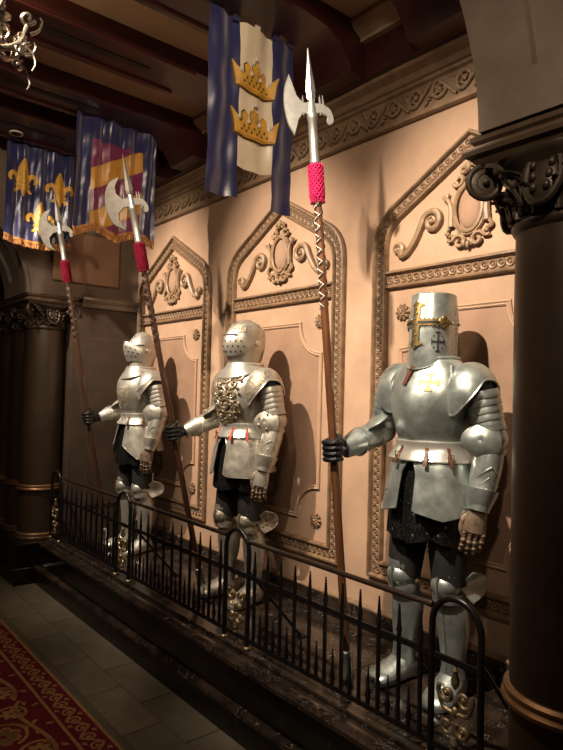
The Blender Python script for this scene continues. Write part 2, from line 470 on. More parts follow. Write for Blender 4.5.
# granite baseboard
bb = bpy.data.objects.new('baseboard_back', None); COL.objects.link(bb); struct(bb, 'veined dark marble skirting along the alcove wall')
for i in range(4):
    a, b = segs[i], segs[i + 1]
    G().cbox(((a + b) / 2, -0.012, PZ + 0.055), (b - a - 0.002, 0.024, 0.11), 0.003).build('skirting_slab', 'brown_marble', bb)
G().sweep([(XL, 0, PZ + 0.11), (XR, 0, PZ + 0.11)], [(0, 0), (0.022, 0), (0.022, 0.008), (0.012, 0.018), (0, 0.022)], (0, 0, 1)).build('skirting_moulding', 'frame', bb)

# ---------------------------------------------------------------- panelled arches
def arch_path(hw, zb, zs, zc, za, bend=0.78):
    # closed outline: bottom-left, left side, curved shoulder, straight rake, apex, mirrored
    L = [(-hw, zb), (-hw, zs)]
    xs, ztop = -hw * bend, zc
    c = bez((-hw, 0, zs), (-hw, 0, zs + (zc - zs) * 0.62), (-hw * 0.90, 0, zc - (za - zc) * 0.15), (xs, 0, ztop), 7)
    L += [(p.x, p.z) for p in c[1:]]
    R = [(-x, z) for x, z in reversed(L)]
    return L + [(0, za)] + R
ring_me = G().tube([(0.0185 * cos(a), 0, 0.0185 * sin(a)) for a in [2 * PI * i / 12 for i in range(12)]], 0.0062, 5, True).ell((0, -0.001, 0), (0.0085, 0.006, 0.0085), 6, 4).mesh('guilloche_ring', 'frame')
ring_me_s = G().tube([(0.0185 * cos(a), 0, 0.0185 * sin(a)) for a in [2 * PI * i / 8 for i in range(8)]], 0.0062, 4, True).mesh('guilloche_ring', 'frame')

def rosette_mesh():
    g = G()
    for k in range(10):
        a = 2 * PI * k / 10
        R = Matrix.Rotation(-a, 3, 'Y')
        g.ell(R @ Vector((0.030, -0.010, 0)), (0.019, 0.011, 0.0085), 8, 5, R)
        R2 = Matrix.Rotation(-(a + PI / 10), 3, 'Y')
        g.ell(R2 @ Vector((0.017, -0.018, 0)), (0.010, 0.008, 0.006), 6, 4, R2)
    g.ell((0, -0.02, 0), (0.010, 0.012, 0.010), 10, 6)
    g.lathe([(0.042, 0), (0.042, 0.006), (0.03, 0.010)], (0, 0, 0), 20, mtx=Matrix.Rotation(PI / 2, 3, 'X'))
    return g.mesh('rosette', 'frame')
ros_me = rosette_mesh()

def scroll_mesh():
    # S-scroll: small curl outside low, big volute near the cartouche high; x from -0.30 to 0
    g = G()
    big = spiral((-0.062, 0, 0.048), 0.062, 0.010, PI * 0.95, PI * 0.95 - 2 * PI * 1.55, 40)
    small = spiral((-0.285, 0, -0.062), 0.008, 0.036, 2 * PI * 1.15 + PI * 1.75, PI * 1.62, 26)
    mid = bez(small[-1], small[-1] + Vector((0.05, 0, -0.035)), big[0] + Vector((-0.03, 0, -0.07)), big[0], 14)
    path = small + mid[1:-1] + big
    n = len(path); R = []
    for i in range(n):
        t = i / (n - 1)
        R.append(0.008 + 0.012 * sin(PI * min(1, max(0, (t - 0.05) / 0.95))) ** 0.8)
    g.tube([p + Vector((0, -0.010, 0)) for p in path], R, 8, False, 1.3, (0, -1, 0))
    inner = [p + Vector((0.0, -0.026, 0)) for p in path[8:-8]]
    g.tube(inner, 0.0055, 5)
    g.ell((-0.062, -0.018, 0.048), (0.015, 0.018, 0.015), 10, 6)
    g.ell((-0.285, -0.014, -0.062), (0.013, 0.014, 0.013), 10, 6)
    return g.mesh('scroll', 'cartouche')
scr_me = scroll_mesh()
# cartouche meshes
def cartouche_parts(parent, z0):
    ov = G()
    ov.ell((0, -0.002, 0), (0.066, 0.028, 0.105), 24, 10)
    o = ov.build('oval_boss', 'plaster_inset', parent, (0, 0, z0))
    fr = G()
    E = [(0.078 * cos(a), -0.018, 0.118 * sin(a)) for a in [2 * PI * i / 40 for i in range(40)]]
    fr.tube(E, 0.012, 7, True); fr.tube([(x * 1.16, -0.010, z * 1.10) for x, y, z in E], 0.011, 6, True)
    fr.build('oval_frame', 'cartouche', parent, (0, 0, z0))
    sc = G()
    for sgn in (-1, 1):
        m = lambda pts: [Vector((sgn * p[0], p[1], p[2])) for p in pts]
        # flared ears at the sides
        sc.tube(m(cat([(0.100, -0.012, -0.08), (0.098, -0.016, 0.0), (0.112, -0.02, 0.05), (0.150, -0.022, 0.085)], 5)), [0.020 - 0.0008 * i for i in range(16)], 7)
        sc.tube(m(cat([(0.150, -0.022, 0.085), (0.128, -0.020, 0.06), (0.118, -0.018, 0.095)], 5)), 0.008, 6)
        sc.tube(m(cat([(0.104, -0.012, -0.07), (0.128, -0.016, -0.105), (0.105, -0.02, -0.12)], 5)), 0.011, 6)
        # top leaves
        sc.tube(m(spiral((0.055, -0.018, 0.150), 0.006, 0.036, 0, 2 * PI * 0.95, 18)), 0.011, 6)
        sc.tube(m(spiral((0.028, -0.020, 0.190), 0.004, 0.022, PI, PI + 2 * PI * 0.9, 14)), 0.010, 6)
        # bottom volutes
        sc.tube(m(spiral((0.052, -0.018, -0.165), 0.006, 0.040, PI * 0.5, PI * 0.5 - 2 * PI * 1.2, 22)), 0.011, 6)
        sc.tube(m(spiral((0.100, -0.018, -0.135), 0.004, 0.022, 0, 2 * PI * 0.9, 14)), 0.009, 6)
    sc.ell((0, -0.022, 0.205), (0.020, 0.018, 0.028), 10, 6)
    for sgn in (-1, 0, 1): sc.ell((0.022 * sgn, -0.020, -0.175 - 0.01 * (sgn == 0)), (0.013, 0.014, 0.022), 8, 5)
    sc.build('scrollwork', 'cartouche', parent, (0, 0, z0))

def place_along(path, step, off=0.0):
    # equally spaced points along a polyline
    P = [Vector(p) for p in path]; L = [0]
    for i in range(len(P) - 1): L.append(L[-1] + (P[i + 1] - P[i]).length)
    n = max(1, int(round(L[-1] / step))); out = []
    for k in range(n):
        d = (k + 0.5 + off) * L[-1] / n
        for i in range(len(P) - 1):
            if L[i] <= d <= L[i + 1]:
                t = (d - L[i]) / (L[i + 1] - L[i]); out.append(P[i].lerp(P[i + 1], t)); break
    return out

whom = ['visored suit with the pale breastplate', 'suit with the embossed breastplate', 'suit in the flat-topped great helm']
for i, kx in enumerate(KX):
    t = bpy.data.objects.new('trim_%d' % (i + 1), None); COL.objects.link(t); t.location = (kx, 0, 0)
    struct(t, 'pointed-arch moulded wall panel behind the ' + whom[i])
    W = lambda pts: [Vector((x, 0, z)) for x, z in pts]
    out = W(arch_path(0.565, 0.69, 2.45, 2.665, 2.925, 0.80))     # centre line of the frame
    # frame: outer bead, sunk band, inner bead.  sweep side>0 is to the right of travel (inside, going clockwise)
    prof_out = [(-0.052, 0), (-0.052, 0.020), (-0.046, 0.030), (-0.036, 0.032), (-0.029, 0.022), (-0.027, 0.010), (0.027, 0.010), (0.029, 0.022), (0.035, 0.030), (0.044, 0.028), (0.050, 0.018), (0.052, 0.0)]
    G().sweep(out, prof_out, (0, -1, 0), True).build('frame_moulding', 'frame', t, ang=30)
    band = [Vector((-0.515, 0, 2.29)), Vector((0.515, 0, 2.29))]
    G().sweep(band, prof_out, (0, -1, 0)).build('cross_moulding', 'frame', t, ang=30)
    rp = place_along(out + [out[0]], 0.0445) + place_along(band, 0.0445)
    for p in rp:
        inst(ring_me if i else ring_me_s, 'guilloche_ring', t, (p.x, -0.012, p.z))
    # upper tympanum ornament
    c = bpy.data.objects.new('cartouche', None); COL.objects.link(c); c.parent = t
    cartouche_parts(c, 2.59)
    inst(scr_me, 'scroll', t, (-0.155, 0, 2.515)); inst(scr_me, 'scroll', t, (0.155, 0, 2.515), scale=(-1, 1, 1))
    # lower inset panel with scooped corners
    x, zt, zb, r = 0.415, 2.098, 0.872, 0.20
    P = []
    for cx, cz, a0 in ((-x, zb, 0), (-x, zt, -PI / 2), (x, zt, PI), (x, zb, PI / 2)):
        arc = [(cx + r * cos(a0 + s * PI / 2 * k / 8), cz + r * sin(a0 + s * PI / 2 * k / 8)) for k in range(9) for s in (1,)]
        if (cx, cz) == (-x, zb): arc = [(cx + r * cos(a), cz + r * sin(a)) for a in [PI / 2 * k / 8 for k in range(9)]]
        if (cx, cz) == (-x, zt): arc = [(cx + r * cos(a), cz + r * sin(a)) for a in [-PI / 2 + PI / 2 * k / 8 for k in range(9)]]
        if (cx, cz) == (x, zt): arc = [(cx + r * cos(a), cz + r * sin(a)) for a in [PI + PI / 2 * k / 8 for k in range(9)]]
        if (cx, cz) == (x, zb): arc = [(cx + r * cos(a), cz + r * sin(a)) for a in [PI / 2 + PI / 2 * k / 8 for k in range(9)]]
        P.append(arc)
    outl = P[0] + P[0][0:0]
    # clockwise: bottom-left arc (from bottom to left side), up, top-left arc, across, top-right arc, down, bottom-right arc
    outl = [*P[0], *P[1], *P[2], *P[3]]
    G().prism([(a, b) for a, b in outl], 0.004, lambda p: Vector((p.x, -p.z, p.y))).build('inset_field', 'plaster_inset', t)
    G().sweep(W(outl), [(-0.014, 0), (-0.014, 0.010), (-0.008, 0.016), (0.0, 0.010), (0.006, 0.014), (0.012, 0.010), (0.014, 0.0)], (0, -1, 0), True).build('inset_moulding', 'plaster', t, ang=30)
    for sx in (-1, 1):
        for zz in (2.105, 0.868): inst(ros_me, 'rosette', t, (0.405 * sx, 0, zz))

# ---------------------------------------------------------------- frieze and cornice
t = bpy.data.objects.new('trim_4', None); COL.objects.link(t); struct(t, 'carved scroll frieze and stepped cornice along the top of the wall')
xa, xb = XL - 0.0, 1.1
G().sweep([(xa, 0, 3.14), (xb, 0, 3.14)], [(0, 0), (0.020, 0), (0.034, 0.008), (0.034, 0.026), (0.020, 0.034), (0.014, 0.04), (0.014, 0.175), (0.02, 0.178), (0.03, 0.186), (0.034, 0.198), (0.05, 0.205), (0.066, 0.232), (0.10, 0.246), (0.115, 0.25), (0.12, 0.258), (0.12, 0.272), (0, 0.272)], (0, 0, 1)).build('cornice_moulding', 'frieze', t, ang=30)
g = G()
for k in (0, 1):
    s = 1 if k == 0 else -1
    cx = 0.075 + 0.15 * k
    sp = spiral((cx, 0, 0), 0.008, 0.052, PI / 2 * s + s * 2 * PI * 1.7, PI / 2 * s + s * 0.4, 34)
    g.tube([p + Vector((0, -0.012, 0)) for p in sp], [0.006 + 0.005 * i / 34 for i in range(35)], 6)
    e = sp[-1]
    g.tube([p + Vector((0, -0.010, 0)) for p in bez(e, e + Vector((0.03, 0, 0.0)), (cx + 0.06, 0, -0.03 * s), (cx + 0.10, 0, -0.055 * s), 8)], 0.009, 6)
    for q in range(5):
        a = q * 1.25 + k
        R = Matrix.Rotation(-a, 3, 'Y')
        g.ell(Vector((cx, -0.012, 0)) + R @ Vector((0.030, 0, 0)), (0.014, 0.009, 0.007), 6, 4, R)
    for q in range(3):
        R = Matrix.Rotation(0.7 * s + 0.5 * q, 3, 'Y')
        g.ell((cx + 0.062 + 0.013 * q, -0.010, (0.048 - 0.016 * q) * s), (0.020, 0.008, 0.007), 6, 4, R)
    g.ell((cx, -0.014, 0), (0.013, 0.012, 0.013), 8, 5)
fz_me = g.mesh('frieze_scroll', 'frieze')
x = xa + 0.02
while x < 0.9:
    inst(fz_me, 'frieze_scroll', t, (x, -0.013, 3.14 + 0.107)); x += 0.30

# wall plate of mahogany over the cornice, plaster cove, ceiling
wp = qbox(-8.0, 1.1, -0.16, 0.0, 3.412, 3.60).build('trim_5', 'mahogany'); struct(wp, 'dark red wooden wall plate resting on the cornice')
cv = G().sweep([(-8.0, 0, 3.60), (1.1, 0, 3.60)], [(0, 0), (0.20, 0), (0.20, 0.02), (0.26, 0.05), (0.28, 0.075), (0.28, 0.11), (0, 0.11)], (0, 0, 1)).build('trim_6', 'ceil', ang=30); struct(cv, 'plaster moulding between wall plate and ceiling')
ce = qbox(-11, 3, -6.0, 0.25, 3.70, 3.95).build('ceiling', 'ceil'); struct(ce, 'dim plaster ceiling between the dark wooden beams')
# ---------------------------------------------------------------- ceiling beams
def beam_profile():
    # (y, z) side outline: straight beam whose wall end rounds over and drops on to the cornice
    return [(-5.9, 3.60), (-0.62, 3.60), (-0.46, 3.585), (-0.36, 3.54), (-0.30, 3.47), (-0.27, 3.414), (-0.145, 3.414), (-0.14, 3.55), (-0.15, 3.62), (-0.17, 3.67), (-0.21, 3.70), (-0.36, 3.72), (-5.9, 3.72)]
bw = 0.50
bg = G(); pr = beam_profile()
bg.loft([[Vector((-bw / 2 + c0, y, z)) for y, z in pr] for c0 in (0, bw)], True, True, True)
beam_me = bg.mesh('beam_body', 'mahogany', 30)
mold_me = G().box((0, -3.3, 3.592), (0.03, 5.2, 0.016)).mesh('beam_moulding', 'mahogany')
slot_me = G().box((0, 0, 0), (0.05, 0.62, 0.008)).mesh('air_slot', 'slot')
blab = {-2.53: 'dark red beam carrying the navy and cream crown banner', -4.08: 'dark red beam carrying the plum and yellow striped banner',
        -4.74: 'dark red beam carrying the fleur-de-lis banner', -3.345: 'dark red beam between the striped banner and the crown banner'}
for xx, wsc in ((-4.74, 1.0), (-4.08, 0.68), (-3.345, 0.68), (-2.53, 1.0), (-1.70, 0.8), (-0.9, 0.8)):
    lab = blab.get(xx, 'dark red ceiling beam running out from the cornice near the capital')
    b = thing('ceiling_beam', (xx, 0, 0), lab, 'beam', 'ceiling beams')
    inst(beam_me, 'beam_body', b, scale=(wsc, 1, 1))
    for sx in (-1, 1): inst(mold_me, 'beam_moulding', b, (sx * (bw * wsc / 2 - 0.02), 0, 0))
    inst(slot_me, 'air_slot', b, (0.0, -1.25, 3.599)); inst(slot_me, 'air_slot', b, (0.0, -2.4, 3.599))
# recessed ceiling lamps that light the knights
lm = G(); lm.lathe([(0.052, 0), (0.052, 0.012), (0.046, 0.014), (0.036, 0.006), (0.036, 0.0)], (0, 0, 0), 20)
lamp_me = lm.mesh('lamp_ring', 'lampwhite')
d = thing('downlight', (-4.85, -1.27, 3.578), 'small round pale recessed downlight in the beam above the lily banner', 'lamp')
inst(lamp_me, 'lamp_ring', d)
G().lathe([(0.034, 0.006), (0.034, 0.016)], (0, 0, 0), 16).build('lamp_glass', 'lampwhite', d)
# ---------------------------------------------------------------- end walls of the alcove and transverse arches
for nm, xf, sgn in (('left', XL, -1), ('right', XR, 1)):
    x0, x1 = (xf - 0.40, xf) if sgn < 0 else (xf, xf + 0.40)
    w = qbox(x0 + 0.005 * (sgn > 0), x1 - 0.005 * (sgn < 0), -0.62, 0.0, PZ, 2.40).build('wall_' + nm, 'stone_shaded'); struct(w, 'brown stucco end wall of the alcove beside the columns')
    xs = xf - 0.005 if sgn < 0 else xf + 0.005
    # raised field on the wall face
    G().cbox((xs + (0.004 if sgn < 0 else -0.004), -0.26, 1.35), (0.012, 0.40, 1.50), 0.004).build('wall_field', 'stone_shaded', w)
    # transverse arch above the capital
    a = bpy.data.objects.new('trim_%d' % (7 + (sgn > 0)), None); COL.objects.link(a)
    struct(a, 'stucco arch rib springing from the %s capital across the corridor' % ('far' if sgn < 0 else 'near'))
    cx0, cx1 = (xf - 0.66, xf - 0.02) if sgn < 0 else (xf + 0.045, xf + 0.70)
    # elliptical intrados from the springing towards the corridor
    ys, zs, ra, rb = YP + 0.045, 2.448, 2.3, 1.21
    curve = [(ys - ra + ra * cos(t_), zs + rb * sin(t_)) for t_ in [PI / 2 * k / 28 for k in range(29)]]
    outline = [(0.0, zs)] + curve + [(curve[-1][0], 3.70), (0.0, 3.70)]
    G().prism([(y, z) for y, z in outline], cx1 - cx0, lambda p: Vector((cx0 + p.z, p.x, p.y))).build('arch_rib', 'stone', a, ang=25)
    # sunk panel on the intrados: raised borders either side and a foot between them
    def strip(b0, b1, path, name):
        ring = []
        for q, (y, z) in enumerate(path):
            t0 = Vector((path[min(q + 1, len(path) - 1)][0] - path[max(q - 1, 0)][0], path[min(q + 1, len(path) - 1)][1] - path[max(q - 1, 0)][1])).normalized()
            ny, nz = -t0.y, t0.x                     # towards the corridor and down
            ring.append([Vector((b0, y - ny * 0.004, z - nz * 0.004)), Vector((b1, y - ny * 0.004, z - nz * 0.004)), Vector((b1, y + ny * 0.032, z + nz * 0.032)), Vector((b0, y + ny * 0.032, z + nz * 0.032))])
        G().loft(ring).build(name, 'stone', a, ang=25)
    strip(cx0, cx0 + 0.175, curve, 'rib_border'); strip(cx1 - 0.175, cx1, curve, 'rib_border')
    strip(cx0 + 0.175, cx1 - 0.175, [c for c in curve if c[1] < zs + 0.20], 'rib_foot')
    # spandrel panel on the alcove side
    if sgn < 0:
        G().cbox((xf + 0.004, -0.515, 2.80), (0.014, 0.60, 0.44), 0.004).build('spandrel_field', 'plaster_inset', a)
    # impost moulding running along the end wall
    xm = xf
    prof = [(-0.0, 0), (0.02, 0.0), (0.03, 0.02), (0.03, 0.035), (0.05, 0.05), (0.06, 0.065), (0.06, 0.085), (0.0, 0.085)]
    if sgn < 0: G().sweep([(xm, -0.55, 2.37), (xm, 0.0, 2.37)], prof, (0, 0, 1)).build('impost_moulding', 'stone', a, ang=30)
    else: G().sweep([(xm, 0.0, 2.37), (xm, -0.55, 2.37)], prof, (0, 0, 1)).build('impost_moulding', 'stone', a, ang=30)
# far end of the corridor
w = qbox(-8.2, -8.0, -6, 0, 0, 3.95).build('wall_end', 'stone'); struct(w, 'dim stucco wall closing the far end of the corridor')
# ================================================================ COLUMNS
def acanthus(w, h, curl, n=9):
    # leaf lying in the x/z plane, growing up z, curling out towards -y
    g = G()
    def fn(u, v):
        s = (u - 0.5) * 2
        prof = (1 - abs(2 * v - 0.75) ** 2.2 * 0.55) * (1 - 0.18 * abs(sin(v * PI * 4.5)) * abs(s))
        if v > 0.9: prof *= 1 - (v - 0.9) * 5
        z = h * (v - 0.25 * curl * max(0, v - 0.7) ** 2 * 10 * 0.4)
        y = -curl * 0.06 * max(0, v - 0.55) ** 1.6 * 6 * h / 0.15 - 0.012 * (1 - s * s) + 0.006 * cos(s * 9)
        return (s * w * 0.5 * prof, y, z)
    g.sheet(fn, 10, n, 0.006)
    g.tube([Vector(fn(0.5, k / n)) + Vector((0, -0.006, 0)) for k in range(n)], [0.008 - 0.0005 * k for k in range(n)], 6)
    for k in range(3):
        for s in (-1, 1):
            p = Vector(fn(0.5 + s * 0.32, 0.25 + 0.2 * k)); g.ell(p + Vector((0, -0.006, 0)), (0.010, 0.010, 0.016), 7, 5)
    return g
def volute(r, w):
    # spiral band in local x/z plane, thickness w in y
    g = G()
    sp = spiral((0, 0, 0), r, r * 0.12, PI / 2, PI / 2 - 2 * PI * 2.1, 48)
    g.tube(sp, [w * 0.52 * (1 - 0.4 * i / 48) for i in range(49)], 8, False, 1.0, (0, 1, 0))
    g.ell((0, 0, 0), (r * 0.98, w * 0.40, r * 0.98), 16, 6); g.ell((0, -w * 0.5, 0), (r * 0.2, w * 0.9, r * 0.2), 10, 6); g.ell((0, w * 0.5, 0), (r * 0.2, w * 0.9, r * 0.2), 10, 6)
    return g
R_ = 0.170
def make_column(loc, label):
    t = thing('column', loc, label, 'column', 'columns of the alcove piers')
    G().lathe([(R_ + 0.02, 0), (R_ + 0.02, 0.03), (R_ + 0.004, 0.05), (R_, 0.07), (R_, 1.62), (R_ - 0.002, 1.80), (R_ - 0.004, 1.84)], (0, 0, 0), 40).build('shaft', 'shaft', t, ang=50)
    def ringprof(z, k=1.0):
        return [(R_ - 0.005, z - 0.030 * k), (R_ + 0.014, z - 0.030 * k), (R_ + 0.022, z - 0.022 * k), (R_ + 0.022, z - 0.012 * k), (R_ + 0.014, z - 0.004 * k), (R_ + 0.012, z), (R_ + 0.016, z + 0.004 * k), (R_ + 0.016, z + 0.014 * k), (R_ + 0.006, z + 0.022 * k), (R_ - 0.005, z + 0.024 * k)]
    G().lathe(ringprof(0.035), (0, 0, 0), 40).build('base_ring', 'copper', t, ang=25)
    G().lathe(ringprof(0.445), (0, 0, 0), 40).build('shaft_ring', 'copper', t, ang=25)
    cap = G().lathe([(R_ - 0.01, 1.80), (R_ + 0.004, 1.812), (R_ + 0.010, 1.822), (R_ + 0.010, 1.835), (R_ + 0.002, 1.846), (R_ - 0.006, 1.85), (R_ - 0.004, 1.90), (R_ + 0.008, 1.95), (R_ + 0.030, 1.98), (R_ + 0.052, 2.0), (R_ + 0.060, 2.012), (R_ + 0.060, 2.02)], (0, 0, 0), 40).build('capital', 'bronze', t, ang=40)
    me = acanthus(0.10, 0.155, 1.0).mesh('acanthus_leaf', 'bronze')
    me2 = acanthus(0.075, 0.115, 0.9).mesh('acanthus_leaf', 'bronze')
    me3 = acanthus(0.060, 0.085, 0.9).mesh('acanthus_leaf', 'bronze')
    for k in range(16):
        a = 2 * PI * k / 16 + PI / 16
        inst(me3, 'acanthus_leaf', cap, (sin(a) * (R_ + 0.002), -cos(a) * (R_ + 0.002), 1.842), (0.05, 0, a))
    for k in range(8):
        a = 2 * PI * k / 8 + PI / 8
        inst(me2, 'acanthus_leaf', cap, (sin(a) * (R_ + 0.006), -cos(a) * (R_ + 0.006), 1.875), (0.25, 0, a))
    # central oval shield with beads on each face
    sh = G()
    sh.tube([(0.052 * cos(q), -0.014, 0.082 * sin(q)) for q in [PI * 2 * i / 24 for i in range(24)]], 0.011, 7, True)
    sh.ell((0, -0.004, 0), (0.046, 0.022, 0.075), 16, 8)
    for q in range(3):
        for s in (-1, 1): sh.ell((s * (0.027 - 0.004 * q), -0.024, 0.03 - 0.034 * q), (0.011, 0.011, 0.014), 8, 5)
    for s in (-1, 1): sh.ell((s * 0.024, -0.022, 0.086), (0.018, 0.02, 0.019), 10, 6)
    sh_me = sh.mesh('shield', 'bronze')
    vo = volute(0.056, 0.020).mesh('volute', 'bronze')
    for k in range(4):
        a = PI / 2 * k
        inst(sh_me, 'shield', cap, (sin(a) * (R_ + 0.018), -cos(a) * (R_ + 0.018), 1.935), (-0.22 * cos(0), 0, a))
        dg = a + PI / 4
        # one big volute on each diagonal
        inst(vo, 'volute', cap, (sin(dg) * 0.266, -cos(dg) * 0.266, 1.962), (0, 0, dg + PI / 2), (-1, 1, 1))
        for s in (-1, 1):
            st = G().tube(bez((s * 0.060, -0.190, 1.87), (s * 0.090, -0.21, 1.90), (s * 0.10, -0.222, 2.00), (s * 0.172, -0.205, 2.006), 8), [0.004 + 0.0009 * i for i in range(9)], 7)
            G().merge(st, Matrix.Rotation(a, 4, 'Z')).build('stem', 'bronze', cap)
            bd = G()
            for q in range(4): bd.ell((s * (0.085 + 0.018 * q), -0.205, 1.93 + 0.018 * q), (0.012, 0.014, 0.016), 7, 5)
            G().merge(bd, Matrix.Rotation(a, 4, 'Z')).build('bead_cluster', 'bronze', cap)['kind'] = 'stuff'
    ab = G()
    def sq(h, z): return [Vector((x * h, y * h, z)) for x, y in ((-1, -1), (1, -1), (1, 1), (-1, 1))]
    ab.loft([sq(0.205, 2.040), sq(0.212, 2.046), sq(0.222, 2.060), sq(0.236, 2.066), sq(0.240, 2.078), sq(0.236, 2.086), sq(0.214, 2.094), sq(0.212, 2.102), sq(0.222, 2.110), sq(0.224, 2.122), sq(0.214, 2.132), sq(0.20, 2.134)])
    ab.v = [(p[0], p[1], p[2] - 0.024) for p in ab.v]
    ab.build('abacus', 'abacus', t, ang=25)
    return t
YC = -0.785
make_column((-5.495, YC, PZ), 'dark bronze column at the far end of the alcove, beside the iron railing')
make_column((-5.865, YC, PZ), 'dark bronze column standing just behind the one at the railing end')
make_column((-6.235, YC, PZ), 'third dark bronze column back from the railing end')
make_column((-0.828, YC, PZ), 'dark bronze column near the suit wearing the great helm')

# ================================================================ IRON RAILING
rl = thing('iron_railing', (0, YFEN, PZ), 'low black wrought iron railing with spear points in front of the armour', 'railing')
HX = [-5.185, -3.885, -2.555, -1.245]
z_top, z_mid, z_bot = 0.555, 0.382, 0.068
for a, b in zip(HX[:-1], HX[1:]):
    a1, b1 = a + 0.10, b - 0.10
    G().tube([(a1, 0, z_top), (b1, 0, z_top)], 0.0115, 10).build('top_rail', 'rail', rl)
    G().box(((a1 + b1) / 2, 0, z_mid), (b1 - a1, 0.010, 0.022)).build('mid_rail', 'black_iron', rl)
    G().box(((a1 + b1) / 2, 0, z_bot), (b1 - a1, 0.012, 0.022)).build('bottom_rail', 'black_iron', rl)
tallg = G(); 
tallg.loft([[Vector((x * s, y * s, z)) for x, y in ((-1, -1), (1, -1), (1, 1), (-1, 1))] for s, z in ((0.0062, 0.055), (0.0062, 0.41), (0.0085, 0.418), (0.0060, 0.432), (0.0028, 0.508), (0.0006, 0.512))])
tallg.ell((0, 0, 0.514), (0.0048, 0.0048, 0.0048), 6, 4)
tall_me = tallg.mesh('picket', 'black_iron', 25)
shg = G()
shg.loft([[Vector((x * s, y * s, z)) for x, y in ((-1, -1), (1, -1), (1, 1), (-1, 1))] for s, z in ((0.0062, 0.055), (0.0062, 0.10), (0.0085, 0.112), (0.0055, 0.135), (0.0022, 0.218), (0.0004, 0.222))])
shg.ell((0, 0, 0.224), (0.004, 0.004, 0.004), 6, 4)
short_me = shg.mesh('short_picket', 'black_iron', 25)
for a, b in zip(HX[:-1], HX[1:]):
    n = 11; st = (b - a - 0.20) / (n - 0)
    for k in range(n):
        x = a + 0.10 + st * (k + 0.5)
        inst(tall_me, 'picket', rl, (x, 0, 0))
        if k < n - 1: inst(short_me, 'short_picket', rl, (x + st / 2, 0, 0))
for k, x in enumerate(HX):
    hp = [(x - 0.10, 0, 0.02), (x - 0.10, 0, 0.495)] + [(x - 0.10 * cos(q), 0, 0.495 + 0.105 * sin(q)) for q in [PI * i / 14 for i in range(1, 14)]] + [(x + 0.10, 0, 0.495), (x + 0.10, 0, 0.02)]
    h = G().tube(hp, 0.0125, 10, False, 1.0, (0, 1, 0)).build('hoop_post', 'black_iron', rl)
    for s in (-1, 1):
        G().lathe([(0.024, 0), (0.024, 0.010), (0.018, 0.014), (0.016, 0.022), (0.020, 0.028), (0.016, 0.034), (0.013, 0.036)], (x + s * 0.10, 0, 0.0), 14).build('post_foot', 'old_gold', h)
    G().box((x, 0, z_mid), (0.18, 0.010, 0.022)).build('cross_bar', 'black_iron', h)
    G().box((x, 0, z_bot), (0.18, 0.012, 0.022)).build('cross_bar', 'black_iron', h)
    # gilded scroll ornament inside the hoop
    g = G()
    for s in (-1, 1):
        m = lambda pts: [Vector((x + s * p[0], p[1], p[2])) for p in pts]
        g.tube(m(spiral((0.036, 0, 0.265), 0.006, 0.036, 0, 2 * PI * 1.1, 22)), 0.009, 7)
        g.tube(m(spiral((0.032, 0, 0.155), 0.006, 0.032, PI, PI - 2 * PI * 1.1, 22)), 0.009, 7)
        g.tube(m(cat([(0.070, 0, 0.262), (0.05, 0, 0.215), (0.008, 0, 0.205)], 6)), 0.008, 6)
        g.ell((x + s * 0.036, 0, 0.265), (0.013, 0.013, 0.013), 8, 5); g.ell((x + s * 0.032, 0, 0.155), (0.012, 0.012, 0.012), 8, 5)
    g.lathe([(0.006, 0.29), (0.014, 0.305), (0.016, 0.32), (0.008, 0.345), (0.012, 0.355), (0.003, 0.371)], (x, 0, 0), 12)
    g.lathe([(0.014, 0.079), (0.010, 0.09), (0.016, 0.102), (0.008, 0.125)], (x, 0, 0), 12)
    g.ell((x, 0, 0.21), (0.014, 0.012, 0.02), 10, 6)
    g.build('scroll_ornament', 'old_gold', h)
    # raking stay to the platform behind
    if 0 < k:
        G().tube([(x + 0.10, 0.008, 0.40), (x + 0.10, 0.36, 0.006)], 0.008, 8).build('stay', 'black_iron', h)
        G().box((x + 0.10, 0.36, 0.004), (0.05, 0.05, 0.008)).build('stay_foot', 'black_iron', h)

# ================================================================ CARPET
CY = -1.33
cp = thing('carpet_runner', (0, CY, 0), 'dark red patterned carpet runner with tan scroll border on the slate floor', 'carpet')
G().box((-3.5, -1.35, 0.004), (9.0, 2.7, 0.008)).build('carpet_field', 'carpet_red', cp)
G().box((-3.5, -0.008, 0.0095), (9.0, 0.016, 0.004)).build('edge_stripe', 'carpet_tan', cp)
G().box((-3.5, -0.150, 0.0090), (9.0, 0.016, 0.003)).build('border_stripe', 'carpet_tan', cp)
def flat(g, path, w):
    # ribbon lying on the carpet
    P = [Vector(p) for p in path]; L = []; Rr = []
    for i in range(len(P)):
        t = (P[min(i + 1, len(P) - 1)] - P[max(i - 1, 0)]).normalized(); n = Vector((-t.y, t.x, 0))
        ww = w[i] if isinstance(w, list) else w
        L.append(P[i] + n * ww); Rr.append(P[i] - n * ww)
    m = len(P); g.add(L + Rr, [(i, i + 1, m + i + 1, m + i) for i in range(m - 1)])
g = G(); Zc = 0.0088
